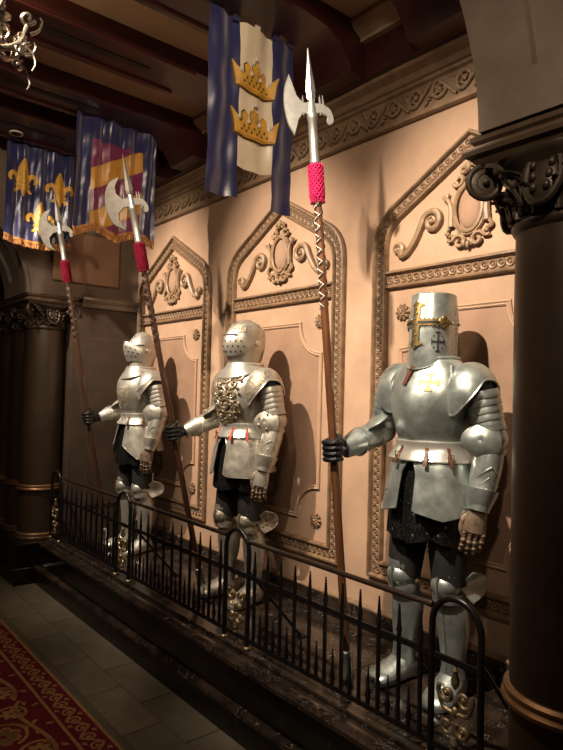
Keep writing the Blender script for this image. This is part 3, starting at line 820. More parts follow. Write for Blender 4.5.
for s in (0, 1):
    sg = 1 if s == 0 else -1
    cx = 0.045 + 0.09 * s
    sp = spiral((cx, -0.080, Zc), 0.006, 0.036, PI / 2 * sg + sg * 2 * PI * 1.35, PI / 2 * sg + 0.3 * sg, 26, (1, 0, 0), (0, 1, 0))
    flat(g, sp, [0.003 + 0.004 * i / 26 for i in range(27)])
    e = sp[-1]
    flat(g, bez(e, e + Vector((0.025, 0, 0)), (cx + 0.04, -0.08 - 0.03 * sg, Zc), (cx + 0.085, -0.08 - 0.040 * sg, Zc), 8), 0.006)
    for q in range(4):
        a = 0.6 + q * 1.4; c = Vector((cx + 0.045, -0.080 + 0.042 * sg, Zc))
        pts = [c + Vector((0.019 * cos(a) * t_, 0.015 * sin(a) * t_, 0)) for t_ in (0.1, 0.5, 1.0)]
        flat(g, pts, [0.002, 0.006, 0.001])
    g.add([(cx + 0.010 * cos(a), -0.080 + 0.010 * sin(a), Zc) for a in [2 * PI * i / 8 for i in range(8)]], [tuple(range(8))])
bs_me = g.mesh('border_scroll', 'carpet_tan', fix=False)
x = -7.6
while x < -1.0:
    inst(bs_me, 'border_scroll', cp, (x, 0, 0)); x += 0.18
# field medallions: big tan leaves and flowers
random.seed(11)
g = G()
for s in (-1, 1):
    for (r, c) in ((0.085, (0.0, 0)), (0.06, (0.20, 0.10 * s)), (0.055, (-0.19, 0.09 * s))):
        cc = Vector((c[0], c[1], Zc))
        for q in range(7):
            a = 2 * PI * q / 7 + s
            d_ = Vector((cos(a), sin(a), 0))
            flat(g, [cc + d_ * (r * t_) for t_ in (0.15, 0.5, 0.8, 1.0)], [r * 0.1, r * 0.26, r * 0.22, r * 0.03])
        flat(g, [p for p in spiral(cc, r * 1.2, r * 1.35, 0.4 * s, 4.6 * s, 20, (1, 0, 0), (0, 1, 0))], 0.008)
    flat(g, bez((-0.3, 0.16 * s, Zc), (-0.15, 0.02 * s, Zc), (0.1, 0.25 * s, Zc), (0.3, 0.14 * s, Zc), 16), 0.010)
    for q in range(9):
        p = Vector((-0.28 + 0.07 * q, s * (0.17 + 0.03 * sin(q * 2.1)), Zc)); a = q * 1.9
        flat(g, [p, p + Vector((0.02 * cos(a), 0.02 * sin(a), 0)), p + Vector((0.045 * cos(a), 0.045 * sin(a), 0))], [0.004, 0.012, 0.001])
fm_me = g.mesh('field_medallion', 'carpet_tan', fix=False)
x = -5.5
j = 0
while x < -1.0:
    inst(fm_me, 'field_medallion', cp, (x, -0.40, 0)); inst(fm_me, 'field_medallion', cp, (x + 0.3, -0.86, 0), (0, 0, 0.5)); x += 0.62
# ================================================================ SUITS OF ARMOUR  (local frame: faces -y, feet at z = 0)
TORSO = keyed([(0.60, .205, .172, .175), (0.70, .205, .172, .175), (0.80, .201, .169, .168), (0.90, .193, .159, .152), (1.0, .183, .147, .138), (1.04, .172, .136, .126), (1.08, .160, .126, .116),
               (1.16, .170, .156, .125), (1.26, .192, .178, .136), (1.34, .200, .166, .138), (1.41, .190, .130, .128), (1.46, .150, .104, .106), (1.50, .105, .088, .088), (1.54, .080, .080, .078)])
def bp(tab, z, th, off=0.0, keel=0.0):
    rx, rf, rb = tab(z); s, c = sin(th), cos(th)
    x = (rx + off) * math.copysign(abs(s) ** 0.92, s)
    y = -(rf + off) * c if c > 0 else -(rb + off) * c
    if keel: y -= keel * math.exp(-(th / 0.22) ** 2)
    return Vector((x, y, z))
def ringz(tab, z, off=0.0, keel=0.0, n=48, zf=None):
    out = []
    for k in range(n):
        th = -PI + 2 * PI * k / n
        p = bp(tab, z, th, off, keel)
        if zf: p.z = zf(th)
        out.append(p)
    return out
def edge_tube(pts, r=0.004): return G().tube(pts, r, 6)

def armor_hand_down(parent, wrist, side, mt, k):
    # left gauntlet hanging relaxed: back of the hand faces outwards
    w = Vector(wrist)
    h = bpy.data.objects.new('gauntlet', None); COL.objects.link(h); h.parent = parent
    g = G()
    fwd = Vector((-0.8 * side, -0.6, 0)); out = Vector((side, 0, 0)); dn = Vector((-0.06 * side, -0.20, -0.98)).normalized()
    wide = fwd - dn * fwd.dot(dn); wide.normalize(); thick = dn.cross(wide)
    def sec(d, a, b, c=0): return [w + dn * (d * 1.1) + wide * (1.1 * a * cos(q) + c) + thick * (1.1 * b * sin(q)) for q in [2 * PI * i / 14 for i in range(14)]]
    g.loft([sec(-0.085, .066, .062), sec(-0.06, .060, .056), sec(-0.02, .047, .042), sec(0.0, .042, .035)], True, True, True)
    g.build('cuff', mt, h)
    pm = G(); pm.loft([sec(-0.005, .034, .027), sec(0.03, .041, .024, .002), sec(0.065, .045, .021, .003), sec(0.085, .043, .018, .002)])
    pm.build('hand_plate', mt if k == 1 else 'gaunt_brown', h)
    fl_ = [0.092, 0.104, 0.099, 0.080]
    for f in range(4):
        o = (0.037 - 0.0242 * f)
        base = w + dn * 0.088 + wide * o
        inw = thick if (thick.x * side < 0) else -thick
        L = fl_[f]
        path = [base, base + dn * L * 0.45 + inw * 0.006, base + dn * L * 0.78 + inw * 0.022, base + dn * L * 0.98 + inw * 0.045]
        pts = cat(path, 4)
        fg = G().tube(pts, [0.0118 - 0.00025 * i for i in range(len(pts))], 8)
        for q in (1, 4, 7, 10): fg.ell(pts[q] - inw * 0.003, (0.0132, 0.0132, 0.0095), 8, 5)
        fg.build('finger', 'gaunt_brown', h)
    base = w + dn * 0.025 + wide * 0.036
    pts = cat([base, base + dn * 0.03 + wide * 0.018, base + dn * 0.062 + wide * 0.018, base + dn * 0.088 + wide * 0.006], 4)
    G().tube(pts, [0.0125 - 0.0003 * i for i in range(len(pts))], 8).build('thumb', 'gaunt_brown', h)

def armor_hand_grip(parent, wrist, hp, axis, k):
    # black leather glove closed on the pole; hp = point on the pole axis, axis = pole direction
    w = Vector(wrist); hp = Vector(hp); ax = Vector(axis).normalized()
    X = Vector((1, 0, 0)); X = (X - ax * X.dot(ax)).normalized(); Y = ax.cross(X)
    def at(a, r, z): return hp + X * (r * cos(a)) + Y * (r * sin(a)) + ax * z
    h = bpy.data.objects.new('glove', None); COL.objects.link(h); h.parent = parent
    pc = hp - X * 0.040 + Y * 0.036                     # palm centre, beside and behind the pole
    dirw = (pc - w).normalized(); side = dirw.cross(ax).normalized()
    def sec(c, a, b): return [c + ax * (a * cos(q)) + side * (b * sin(q)) for q in [2 * PI * i / 14 for i in range(14)]]
    g = G(); g.loft([sec(w - dirw * 0.02, .034, .032), sec(w + dirw * 0.02, .034, .030), sec(pc - dirw * 0.035, .046, .030), sec(pc, .053, .026), sec(pc + dirw * 0.035, .052, .022), sec(pc + dirw * 0.046, .046, .016)])
    g.build('palm', 'glove', h)
    for f in range(4):
        z = 0.038 - 0.0255 * f
        R = 0.034
        kn = pc + dirw * 0.040 + ax * (z * 1.05)
        pts = [kn - dirw * 0.015] + [at(a, R + 0.006 * (i == 0), z) for i, a in enumerate([PI * 1.18, PI * 1.42, PI * 1.66, PI * 1.9, PI * 2.12])] + [at(PI * 2.28 - 0.05 * f, R * 0.99, z - 0.004)]
        pts = cat(pts, 3)
        fg = G().tube(pts, [0.0140 - 0.00012 * i for i in range(len(pts))], 8)
        fg.ell(pts[4], (0.0155, 0.0155, 0.0142), 8, 6); fg.ell(pts[11], (0.0145, 0.0145, 0.0135), 8, 6)
        fg.build('finger', 'glove', h)
    th = cat([pc - dirw * 0.01 + ax * 0.038, at(PI * 0.62, 0.036, 0.058), at(PI * 0.30, 0.033, 0.058), at(PI * 0.02, 0.032, 0.050), at(-PI * 0.14, 0.031, 0.044)], 4)
    G().tube(th, [0.0155 - 0.0002 * i for i in range(len(th))], 8).build('thumb', 'glove', h)

def make_knight(k, label, pole_hand, pole_axis):
    st = ('steel1', 'steel2', 'steel3')[k]
    rimm = 'rim'
    root = thing('suit_of_armor', (KX[k], -0.28, PZ), label, 'suit of armor', 'suits of armour on the platform')
    # --- legs
    for s in (-1, 1):
        fx, fy = s * 0.125, (-0.03 if s < 0 else 0.0)
        hip = Vector((s * 0.095, 0.01, 0.80)); kn = Vector((s * 0.112, fy - 0.012, (0.51, 0.51, 0.485)[k])); an = Vector((fx, fy + 0.01, 0.085))
        lg = bpy.data.objects.new('leg', None); COL.objects.link(lg); lg.parent = root
        pth = [hip, hip.lerp(kn, 0.5) + Vector((0, -0.01, 0)), kn]
        G().tube(cat(pth, 5), [0.098 - 0.0022 * i for i in range(11)], 16).build('hose', 'cloth_dark', lg)
        # poleyn: cupped knee with lames above and below
        pg = G(); pg.ell(kn + Vector((0, -0.018, 0.0)), (0.066, 0.074, 0.062), 20, 12)
        for zz, rr in ((0.052, 0.074), (-0.052, 0.070)):
            c = kn + Vector((0, -0.004, zz))
            pg.tube([c + Vector((0, 0, -0.020)), c + Vector((0, 0, 0.0)), c + Vector((0, 0, 0.020))], [rr * 0.97, rr, rr * 0.965], 20)
        pg.tube([kn + Vector((0.0, -0.088, 0.045)), kn + Vector((0, -0.095, 0)), kn + Vector((0, -0.086, -0.045))], 0.006, 6)
        pg.build('poleyn', 'etched' if k == 1 else st, lg)
        # fan plate on the outer side of the knee
        fw_ = G()
        def fan(u, v, s=s, kn=kn):
            a = -1.15 + 2.3 * u; r = 0.012 + 0.132 * v * (0.82 + 0.18 * cos(a * 2.7)) 
            return kn + Vector((s * (0.058 + 0.020 * v + 0.02 * v * v), 0.012 + r * cos(a) * 0.98 - 0.012, r * sin(a) * 0.74))
        fw_.sheet(fan, 14, 6, 0.004)
        fo = fw_.build('knee_wing', 'etched' if k == 1 else st, lg)
        rimp = [fan(0, j / 6) for j in range(7)] + [fan(i / 14, 1) for i in range(1, 15)] + [fan(1, 1 - j / 6) for j in range(1, 7)]
        edge_tube(rimp, 0.0045).build('wing_rim', rimm if k != 2 else st, fo)
        if k == 1:
            bs = G()
            for q in range(5):
                a = -0.9 + 0.45 * q; p = fan((a + 1.15) / 2.3, 0.62); bs.ell(p + Vector((s * 0.002, 0, 0)), (0.006, 0.020, 0.007), 7, 5, Matrix.Rotation(a, 3, 'X'))
            bs.ell(fan(0.5, 0.2) , (0.008, 0.012, 0.012), 8, 5)
            bs.build('bosses', 'relief', fo)['kind'] = 'stuff'
        # greave
        top = kn + Vector((0, 0.012, -0.06))
        gp = cat([top, top.lerp(an, 0.3) + Vector((0, 0.018, 0)), top.lerp(an, 0.7) + Vector((0, 0.010, 0)), an], 5)
        rr = [0.061, 0.0635, 0.067, 0.070, 0.072, 0.072, 0.070, 0.067, 0.063, 0.059, 0.056, 0.053, 0.051, 0.050, 0.052, 0.055]
        G().tube(gp, rr, 20, False, 1.06).build('greave', st, lg)
        G().tube([top + Vector((0, 0, -0.006)), top + Vector((0, 0, -0.016))], 0.067, 20).build('greave_band', rimm if k != 2 else st, lg)
        edge_tube([p + Vector((0, -rr[i] * 1.03, 0)) for i, p in enumerate(gp)][1:-1], 0.003).build('greave_ridge', st, lg)
        # sabaton: stepped lames from heel to a rounded toe
        sg = G(); secs = []
        spec = [(0.075, .032, .060), (0.062, .043, .095), (0.03, .050, .118), (0.0, .052, .125), (-0.03, .052, .112), (-0.032, .055, .110), (-0.06, .054, .098), (-0.062, .057, .096), (-0.09, .056, .086), (-0.092, .059, .084), (-0.12, .058, .076), (-0.122, .061, .074), (-0.15, .059, .067), (-0.152, .061, .065), (-0.18, .056, .056), (-0.205, .045, .045), (-0.222, .026, .030), (-0.228, .010, .020)]
        tw = s * 0.16
        for y, hw, hh in spec:
            r = []
            for q in range(16):
                a = 2 * PI * q / 16; cx_, cz_ = cos(a), sin(a)
                p = Vector((hw * 1.14 * cx_, y * (0.86 if y < 0 else 1), hh * 0.5 + hh * 0.5 * (cz_ if cz_ > 0 else cz_)))
                if cz_ < 0: p.z = max(0.002, hh * 0.5 * (1 + math.copysign(abs(cz_) ** 0.35, cz_)))
                p = Matrix.Rotation(tw, 3, 'Z') @ p
                r.append(p + Vector((fx, fy, 0)))
            secs.append(r)
        sg.loft(secs); sg.build('sabaton', st, lg, ang=28)
    # --- mail skirt
    def mail(u, v):
        th = -PI + 2 * PI * u; z = 1.045 - (0.345, 0.345, 0.370)[k] * v
        fold = 0.016 * v * sin(th * 9) + 0.006 * v * sin(th * 17 + 1)
        p = bp(TORSO, z, th, -0.012 + fold); p.z -= 0.012 * v * sin(th * 5 + 2)
        return p
    ms = G().sheet(mail, 72, 14, 0.006, True).build('mail_skirt', 'mail', root)
    if k == 2:
        sd = G()
        for row in range(4):
            for c in range(22):
                p = Vector(mail((c + 0.5 * (row % 2)) / 22, 0.55 + 0.12 * row)); sd.ell(p, (0.007, 0.007, 0.011), 6, 4)
        sd.build('scale_stud', 'steel3', ms)['kind'] = 'stuff'
    # --- cuirass
    cu = G(); zs = [1.045 + (1.49 - 1.045) * i / 22 for i in range(23)]
    cu.loft([ringz(TORSO, z, 0.0, 0.014) for z in zs]); cuo = cu.build('cuirass', st, root)
    # raised neck and arm-opening rolls
    edge_tube([bp(TORSO, 1.485, th, 0.004, 0.01) for th in [-PI + 2 * PI * i / 40 for i in range(41)]], 0.007).build('neck_roll', rimm if k != 2 else st, cuo)
    for s in (-1, 1):
        edge_tube(cat([bp(TORSO, 1.45, s * 1.0, 0.004), bp(TORSO, 1.39, s * 0.92, 0.005), bp(TORSO, 1.31, s * 1.02, 0.005), bp(TORSO, 1.25, s * 1.25, 0.004)], 5), 0.006).build('arm_roll', st, cuo)
    # --- waist plate with straps
    def band(u, v):
        th = -PI + 2 * PI * u
        return bp(TORSO, 1.110 - 0.082 * v, th, 0.008 + 0.020 * v ** 1.3, 0.006)
    wbd = G().sheet(band, 60, 5, 0.005, True).build('waist_plate', rimm if k else st, root)
    edge_tube([band(i / 48, 1) for i in range(49)], 0.0045).build('plate_rim', rimm, wbd)
    edge_tube([band(i / 48, 0) for i in range(49)], 0.0045).build('plate_rim', rimm, wbd)
    # --- tassets
    zb0 = (0.775, 0.80, 0.785)[k]
    def zbot(th):
        a = abs(th)
        if k == 2: return zb0 + 0.040 * abs(a - 0.78) / 0.78
        if k == 1: return zb0 - 0.012 + 0.03 * max(0, abs(a - 0.75) - 0.38) ** 1.2 * 4
        return zb0 - 0.02 + 0.085 * abs(a - 0.95) / 0.6
    for s in (-1, 1):
        t1 = (1.52, 1.45, 1.62)[k]
        def tas(u, v, s=s):
            top = 1.034
            z = top + (zbot(0.2 + u * (t1 - 0.2)) - top) * v
            gap = (0.36, 0.20, 0.15)[k] * min(1, max(0, (top - 0.012 - z) / 0.05)) ** 0.5 + 0.03
            if k == 0: gap = 0.34
            th = s * (gap + (t1 - gap) * u)
            return bp(TORSO, z, th, 0.012 + 0.018 * v)
        ta = G().sheet(tas, 22, 10, 0.005).build('tasset', st, root)
        bd = [tas(0, j / 10) for j in range(11)] + [tas(i / 22, 1) for i in range(1, 23)] + [tas(1, 1 - j / 10) for j in range(1, 11)]
        edge_tube(bd, 0.0055).build('tasset_rim', rimm if k != 2 else st, ta)
        # engraved inner outline
        inn = [Vector(tas(a, b)) + (Vector(tas(a, b)) - Vector((0, 0, Vector(tas(a, b)).z))).normalized() * 0.001 for a, b in ((0.32, 0.25), (0.32, 0.62), (0.5, 0.76), (0.72, 0.62), (0.72, 0.25))]
        edge_tube(inn, 0.0022).build('tasset_line', st, ta)
    # rear culet
    def cul(u, v):
        th = PI * 0.58 + PI * 0.84 * u
        return bp(TORSO, 1.034 - 0.22 * v, th, 0.012 + 0.018 * v)
    G().sheet(cul, 16, 6, 0.005).build('culet', st, root)
    # straps
    strap_m = ('leather', 'red_strap', 'leather')[k]
    for th in ((-0.30, 0.38, 0.95) if k != 0 else (0.45, 1.2, -0.6)):
        sg = G()
        for zz, of in ((1.028, .020), (1.0, .030), (0.968, .038), (0.94, .030)):
            pass
        def strap(u, v, th=th):
            z = 1.088 - 0.080 * v
            of = 0.008 + 0.020 * min(1, v / 0.7) ** 1.3 + 0.009
            return bp(TORSO, max(z, 1.0), th + (u - 0.5) * 0.085, of)
        so = sg.sheet(strap, 3, 6, 0.004).build('strap', strap_m, wbd)
        p = bp(TORSO, 1.047, th, 0.040); out = Vector((p.x, p.y, 0)).normalized(); sd = Vector((-out.y, out.x, 0))
        G().tube([p + sd * 0.013 + Vector((0, 0, 0.014)), p - sd * 0.013 + Vector((0, 0, 0.014)), p - sd * 0.013 - Vector((0, 0, 0.014)), p + sd * 0.013 - Vector((0, 0, 0.014))], 0.0028, 6, True).build('buckle', 'brass', so)
    # --- arms
    sh = {}; 
    for s in (-1, 1):
        arm = bpy.data.objects.new('arm', None); COL.objects.link(arm); arm.parent = root
        S = Vector((s * 0.226, 0.005, 1.395))
        if s > 0: E = Vector((0.284, 0.035, 1.135)); Wr = Vector((0.268, -0.042, 0.835))
        else: E = Vector((-0.300, 0.005, 1.138)); Wr = Vector(pole_hand) + Vector((-0.038, 0.122, 0.004))
        # dark under-sleeve
        G().tube(cat([S, E], 6), 0.056, 14).ell(E, (0.052, 0.052, 0.052), 14, 10).build('sleeve', 'cloth_dark', arm)
        # rerebrace lames
        d = (E - S)
        for i in range(5):
            t0 = 0.22 + 0.115 * i; r = 0.078 - 0.0024 * i
            a = S + d * t0; b = S + d * (t0 + 0.130)
            c = S + d * (t0 + 0.118)
            G().tube([a, a.lerp(b, 0.5), c, b], [r * 0.965, r * 0.995, r * 1.01, r * 0.995], 22).build('lame', st if i % 2 == 0 or k != 2 else st, arm)
        # pauldron with front and back lobes
        C = Vector((s * 0.196, 0.008, 1.315))
        def pau(u, v, s=s, C=C):
            a = 2 * PI * u                                     # a=0 outwards, PI/2 to the front, PI inwards
            lim = 1.08 + 1.10 * max(0, sin(a - 0.42)) ** 1.05 + 0.85 * max(0, -sin(a)) ** 2.2 - 0.05 * max(0, -cos(a))
            b = lim * v
            rx_ = 0.113 if cos(a) > 0 else 0.122
            return C + Vector((s * cos(a) * rx_ * abs(sin(b)) ** 0.9, -sin(a) * (0.128 if s > 0 else 0.112) * sin(b), 0.152 * cos(b)))
        po = G().sheet(pau, 40, 12, 0.004, True).build('pauldron', 'etched' if False else st, arm)
        edge_tube([pau(i / 40, 1) for i in range(41)], 0.0055).build('pauldron_rim', rimm if k != 2 else st, po)
        if k != 2:
            edge_tube([Vector(pau(0.06 + 0.36 * i / 20, 0.80)) + (Vector(pau(0.06 + 0.36 * i / 20, 0.80)) - C).normalized() * 0.001 for i in range(21)], 0.003).build('engraved_line', 'etched', po)
        if k == 1:
            def ep(u, v): 
                p = Vector(pau(0.10 + 0.30 * u, 0.50 + 0.42 * v)); return p + (p - C).normalized() * 0.0025
            G().sheet(ep, 14, 6, 0.002).build('etched_field', 'etched', po)
        # couter
        fa = (Wr - E).normalized(); ua = (E - S).normalized()
        cg = G(); cg.ell(E, (0.066, 0.070, 0.066), 18, 12)
        cg.tube([E - ua * 0.052, E - ua * 0.035], 0.070, 20); cg.tube([E + fa * 0.035, E + fa * 0.058], [0.070, 0.066], 20)
        co = cg.build('couter', st, arm)
        def wing(u, v, s=s, E=E):
            a = 2 * PI * u
            if s > 0: c, ha, n_ = E + Vector((-0.012, -0.068, -0.004)), Vector((0.90, 0.43, 0)), Vector((0.43, -0.90, 0.1))
            else: c, ha, n_ = E + Vector((0.020, -0.072, 0.045)), Vector((0.94, -0.2, 0.25)), Vector((0.2, -0.5, 0.85))
            return c + ha * (0.080 * v * cos(a)) + n_.cross(ha).normalized() * (0.072 * v * sin(a) * (1 + 0.25 * cos(a))) + n_ * (0.026 * (1 - v * v))
        wo = G().sheet(wing, 28, 6, 0.004, True).build('couter_wing', st, arm)
        edge_tube([wing(i / 28, 1) for i in range(29)], 0.0045).build('wing_rim', rimm if k != 2 else st, wo)
        if k == 1:
            bs = G()
            for q in range(4): bs.ell(Vector(wing(0.2 + 0.2 * q, 0.6)) + Vector((0.004 * s, -0.004, 0)), (0.008, 0.012, 0.012), 8, 5)
            bs.build('bosses', 'relief', wo)['kind'] = 'stuff'
        # vambrace
        fp = [E + fa * 0.035, E.lerp(Wr, 0.35), E.lerp(Wr, 0.62), E.lerp(Wr, 0.90), Wr]
        G().tube(fp, [0.060, 0.064, 0.060, 0.049, 0.047], 20).build('vambrace', st, arm)
        if s > 0:
            for j in range(3):
                pts = []
                for q in range(9):
                    t_ = (q - 4) / 4
                    a = t_ * 0.85; c = E.lerp(Wr, 0.42 + 0.15 * j + 0.16 * abs(t_) - 0.05)
                    rr = 0.0665 - 0.0055 * j - 0.006 * abs(t_)
                    pts.append(c + Vector((rr * cos(a - 0.75), rr * sin(a - 0.75), 0)))
                edge_tube(pts, 0.0036).build('chevron', rimm if k != 2 else st, arm)
            armor_hand_down(arm, Wr, s, st, k)
        else:
            # flared cuff then the glove
            G().tube([Wr - fa * 0.085, Wr - fa * 0.07, Wr - fa * 0.02, Wr + fa * 0.012], [0.066, 0.065, 0.052, 0.048], 20).build('cuff', st, arm)
            edge_tube([Wr - fa * 0.082 + Vector((0.067 * cos(q), 0, 0.067 * sin(q))) for q in [2 * PI * i / 24 for i in range(25)]], 0.004).build('cuff_rim', rimm if k != 2 else st, arm)
            armor_hand_grip(arm, Wr, pole_hand, pole_axis, k)
    # --- head
    if k == 2:
        HT = keyed([(1.43, .100, .128, .112), (1.50, .103, .128, .114), (1.62, .104, .124, .114), (1.66, .103, .120, .113), (1.72, .098, .112, .107), (1.785, .092, .104, .10), (1.80, .09, .10, .098)])
        hm = bpy.data.objects.new('helmet', None); COL.objects.link(hm); hm.parent = root; hm.location.z = (-0.018, -0.026, -0.012)[k]
        def hp_(z, th, off=0.0): return bp(HT, z, th, off, 0.012)
        def zlow(th): return 1.505 - 0.062 * max(0, cos(th)) ** 1.3 - 0.012 * max(0, -cos(th))
        g = G(); rings = []
        for j in range(13):
            r = []
            for q in range(56):
                th = -PI + 2 * PI * q / 56; z0 = zlow(th); z = z0 + (1.655 - z0) * j / 12
                r.append(hp_(z, th))
            rings.append(r)
        g.loft(rings, True, False, False); g.build('lower_helm', st, hm)
        g = G(); g.loft([[hp_(z, -PI + 2 * PI * q / 56, 0.004) for q in range(56)] for z in (1.650, 1.665, 1.70, 1.74, 1.775, 1.787)] + [[Vector((p.x * 0.96, p.y * 0.96, 1.792)) for p in [hp_(1.787, -PI + 2 * PI * q / 56) for q in range(56)]]], True, False, True)
        g.build('skull_plate', st, hm)
        edge_tube([hp_(zlow(th), th, 0.002) for th in [-PI + 2 * PI * i / 56 for i in range(57)]], 0.0045).build('helm_rim', st, hm)
        def patch(name, z0, z1, a0, a1, off, m_, nu=14, nv=4, wf=None, zc=None):
            def fn(u, v):
                z = z0 + (z1 - z0) * v; c = (a0 + a1) / 2
                k_ = wf(v) if wf else 1.0
                th = c + (a1 - a0) * (u - 0.5) * k_
                return hp_(z, th, off)
            return G().sheet(fn, nu, nv, 0.004).build(name, m_, hm)
        # gilt cross: vertical with flared ends, horizontal with trefoil ends
        patch('cross_upright', 1.535, 1.755, -0.17, 0.17, 0.008, 'brass', 8, 20, lambda v: 0.85 if 0.14 < v < 0.86 else (2.1 * max(0.06, (0.5 - abs(v - 0.5)) / 0.14) * 0.8 if abs(v - 0.5) > 0.44 else 1.75))
        patch('cross_arm', 1.640, 1.668, -1.02, 1.02, 0.009, 'brass', 26, 3)
        for s in (-1, 1):
            tr = G()
            for (da, dz, rr) in ((0.0, 0, .020), (0.11, .016, .015), (0.11, -.016, .015), (0.22, 0.0, .016), (0.36, 0, .009)):
                p = hp_(1.654 + dz, s * (0.98 + da), 0.008); n_ = Vector((p.x, p.y, 0)).normalized()
                R = n_.to_track_quat('Z', 'Y').to_matrix(); tr.ell(p, (rr, rr, 0.005), 12, 6, R)
            tr.build('cross_finial', 'brass', hm)
        patch('eye_slit', 1.6495, 1.6590, -0.88, -0.16, 0.0115, 'black', 14, 1); patch('eye_slit', 1.6495, 1.6590, 0.10, 0.88, 0.0115, 'black', 14, 1)
        bl = G()
        for i in range(9): bl.ell(hp_(1.55 + 0.024 * i, 0.0 if i % 2 else 0.05, 0.011), (0.004, 0.004, 0.004), 6, 4)
        for i in range(13):
            for zz in (1.636, 1.672): bl.ell(hp_(zz, -0.95 + 0.158 * i, 0.006), (0.0035, 0.0035, 0.0035), 6, 4)
        for i in range(14): bl.ell(hp_(1.655, 1.25 + 0.26 * i, 0.006), (0.004, 0.004, 0.004), 6, 4); 
        for i in range(8): bl.ell(hp_(1.67 + 0.014 * i, 1.75, 0.005), (0.0035, 0.0035, 0.0035), 6, 4); bl.ell(hp_(1.52 + 0.016 * i, 1.75, 0.002), (0.0035, 0.0035, 0.0035), 6, 4)
        bl.build('rivets', 'steel3', hm)['kind'] = 'stuff'
        # black painted cross potent with four dots
        c0, zc_ = 0.86, 1.568
        pk = 'black_cross'
        patch(pk, zc_ - 0.042, zc_ + 0.042, c0 - 0.018, c0 + 0.018, 0.0035, 'paint_black', 3, 6)
        patch(pk, zc_ - 0.0027, zc_ + 0.0027, c0 - 0.24, c0 + 0.24, 0.0035, 'paint_black', 8, 1)
        for dz in (-0.042, 0.042): patch(pk, zc_ + dz - 0.0026, zc_ + dz + 0.0026, c0 - 0.085, c0 + 0.085, 0.0035, 'paint_black', 4, 1)
        for da in (-0.24, 0.24): patch(pk, zc_ - 0.012, zc_ + 0.012, c0 + da - 0.018, c0 + da + 0.018, 0.0035, 'paint_black', 3, 2)
        dt = G()
        for da in (-0.17, 0.17):
            for dz in (-0.026, 0.026): dt.ell(hp_(zc_ + dz, c0 + da, 0.001), (0.0036, 0.0036, 0.0036), 8, 5)
        dt.build('cross_dots', 'paint_black', hm)['kind'] = 'stuff'
        # neck shadow filler (mail)
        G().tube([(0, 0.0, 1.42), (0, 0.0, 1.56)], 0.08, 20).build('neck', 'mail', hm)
        # gilt cross on the chest and the leather strap
        ch = bpy.data.objects.new('chest_cross', None); COL.objects.link(ch); ch.parent = cuo
        def cpatch(z0, z1, a0, a1, par, m_, off=0.003, nu=6, nv=6):
            return G().sheet(lambda u, v: bp(TORSO, z0 + (z1 - z0) * v, a0 + (a1 - a0) * u, off, 0.014), nu, nv, 0.003).build('cross_bar', m_, par)
        a_, z_ = 0.40, 1.375
        cpatch(z_ - 0.034, z_ + 0.034, a_ - 0.04, a_ + 0.04, ch, 'gilt'); cpatch(z_ - 0.007, z_ + 0.007, a_ - 0.20, a_ + 0.20, ch, 'gilt')
        for dz in (-0.034, 0.034): cpatch(z_ + dz - 0.006, z_ + dz + 0.006, a_ - 0.09, a_ + 0.09, ch, 'gilt')
        for da in (-0.20, 0.20): cpatch(z_ - 0.016, z_ + 0.016, a_ + da - 0.032, a_ + da + 0.032, ch, 'gilt')
        g = G().sheet(lambda u, v: bp(TORSO, 1.485 - 0.125 * v, -0.02 - 0.10 * v + (u - 0.5) * 0.10, 0.006 + 0.004 * sin(v * PI), 0.014), 3, 8, 0.005)
        so = g.build('chest_strap', 'leather', cuo)
        p = bp(TORSO, 1.42, -0.07, 0.016, 0.014); G().tube([p + Vector((0.013, 0, 0.012)), p + Vector((-0.013, 0, 0.012)), p + Vector((-0.013, 0, -0.012)), p + Vector((0.013, 0, -0.012))], 0.003, 6, True).build('buckle', 'brass', so)
    else:
        if k == 1:
            HT = keyed([(1.44, .098, .104, .10), (1.475, .086, .092, .09), (1.51, .086, .100, .094), (1.55, .094, .130, .108), (1.60, .103, .148, .122), (1.65, .108, .152, .130), (1.69, .108, .142, .132), (1.73, .100, .120, .124), (1.765, .080, .092, .100), (1.785, .052, .058, .066), (1.796, .018, .02, .022)])
            ztop = 1.796
        else:
            HT = keyed([(1.44, .092, .098, .095), (1.475, .082, .088, .085), (1.51, .084, .096, .09), (1.55, .090, .098, .104), (1.60, .096, .106, .118), (1.65, .100, .108, .126), (1.69, .098, .104, .124), (1.73, .086, .086, .112), (1.765, .064, .060, .086), (1.79, .036, .036, .050), (1.802, .010, .010, .014)])
            ztop = 1.802
        hm = bpy.data.objects.new('helmet', None); COL.objects.link(hm); hm.parent = root; hm.location.z = (-0.018, -0.026, -0.012)[k]
        g = G(); g.loft([ringz(HT, 1.44 + (ztop - 1.44) * i / 34, 0, 0.006) for i in range(35)]); g.build('skull', st, hm)
        # comb
        edge_tube([bp(HT, z, PI, 0.002) for z in [1.55 + (ztop - 1.56) * i / 16 for i in range(17)]] + [Vector((0, 0.012, ztop + 0.004))] + [bp(HT, z, 0, 0.004, 0.006) for z in [ztop - 0.008 - (ztop - 1.72) * i / 10 for i in range(11)]], 0.006).build('comb', st, hm)
        # neck lames
        for zz in (1.452, 1.478, 1.503):
            edge_tube([bp(HT, zz, -PI + 2 * PI * i / 40, 0.004) for i in range(41)], 0.006).build('neck_lame', st, hm)
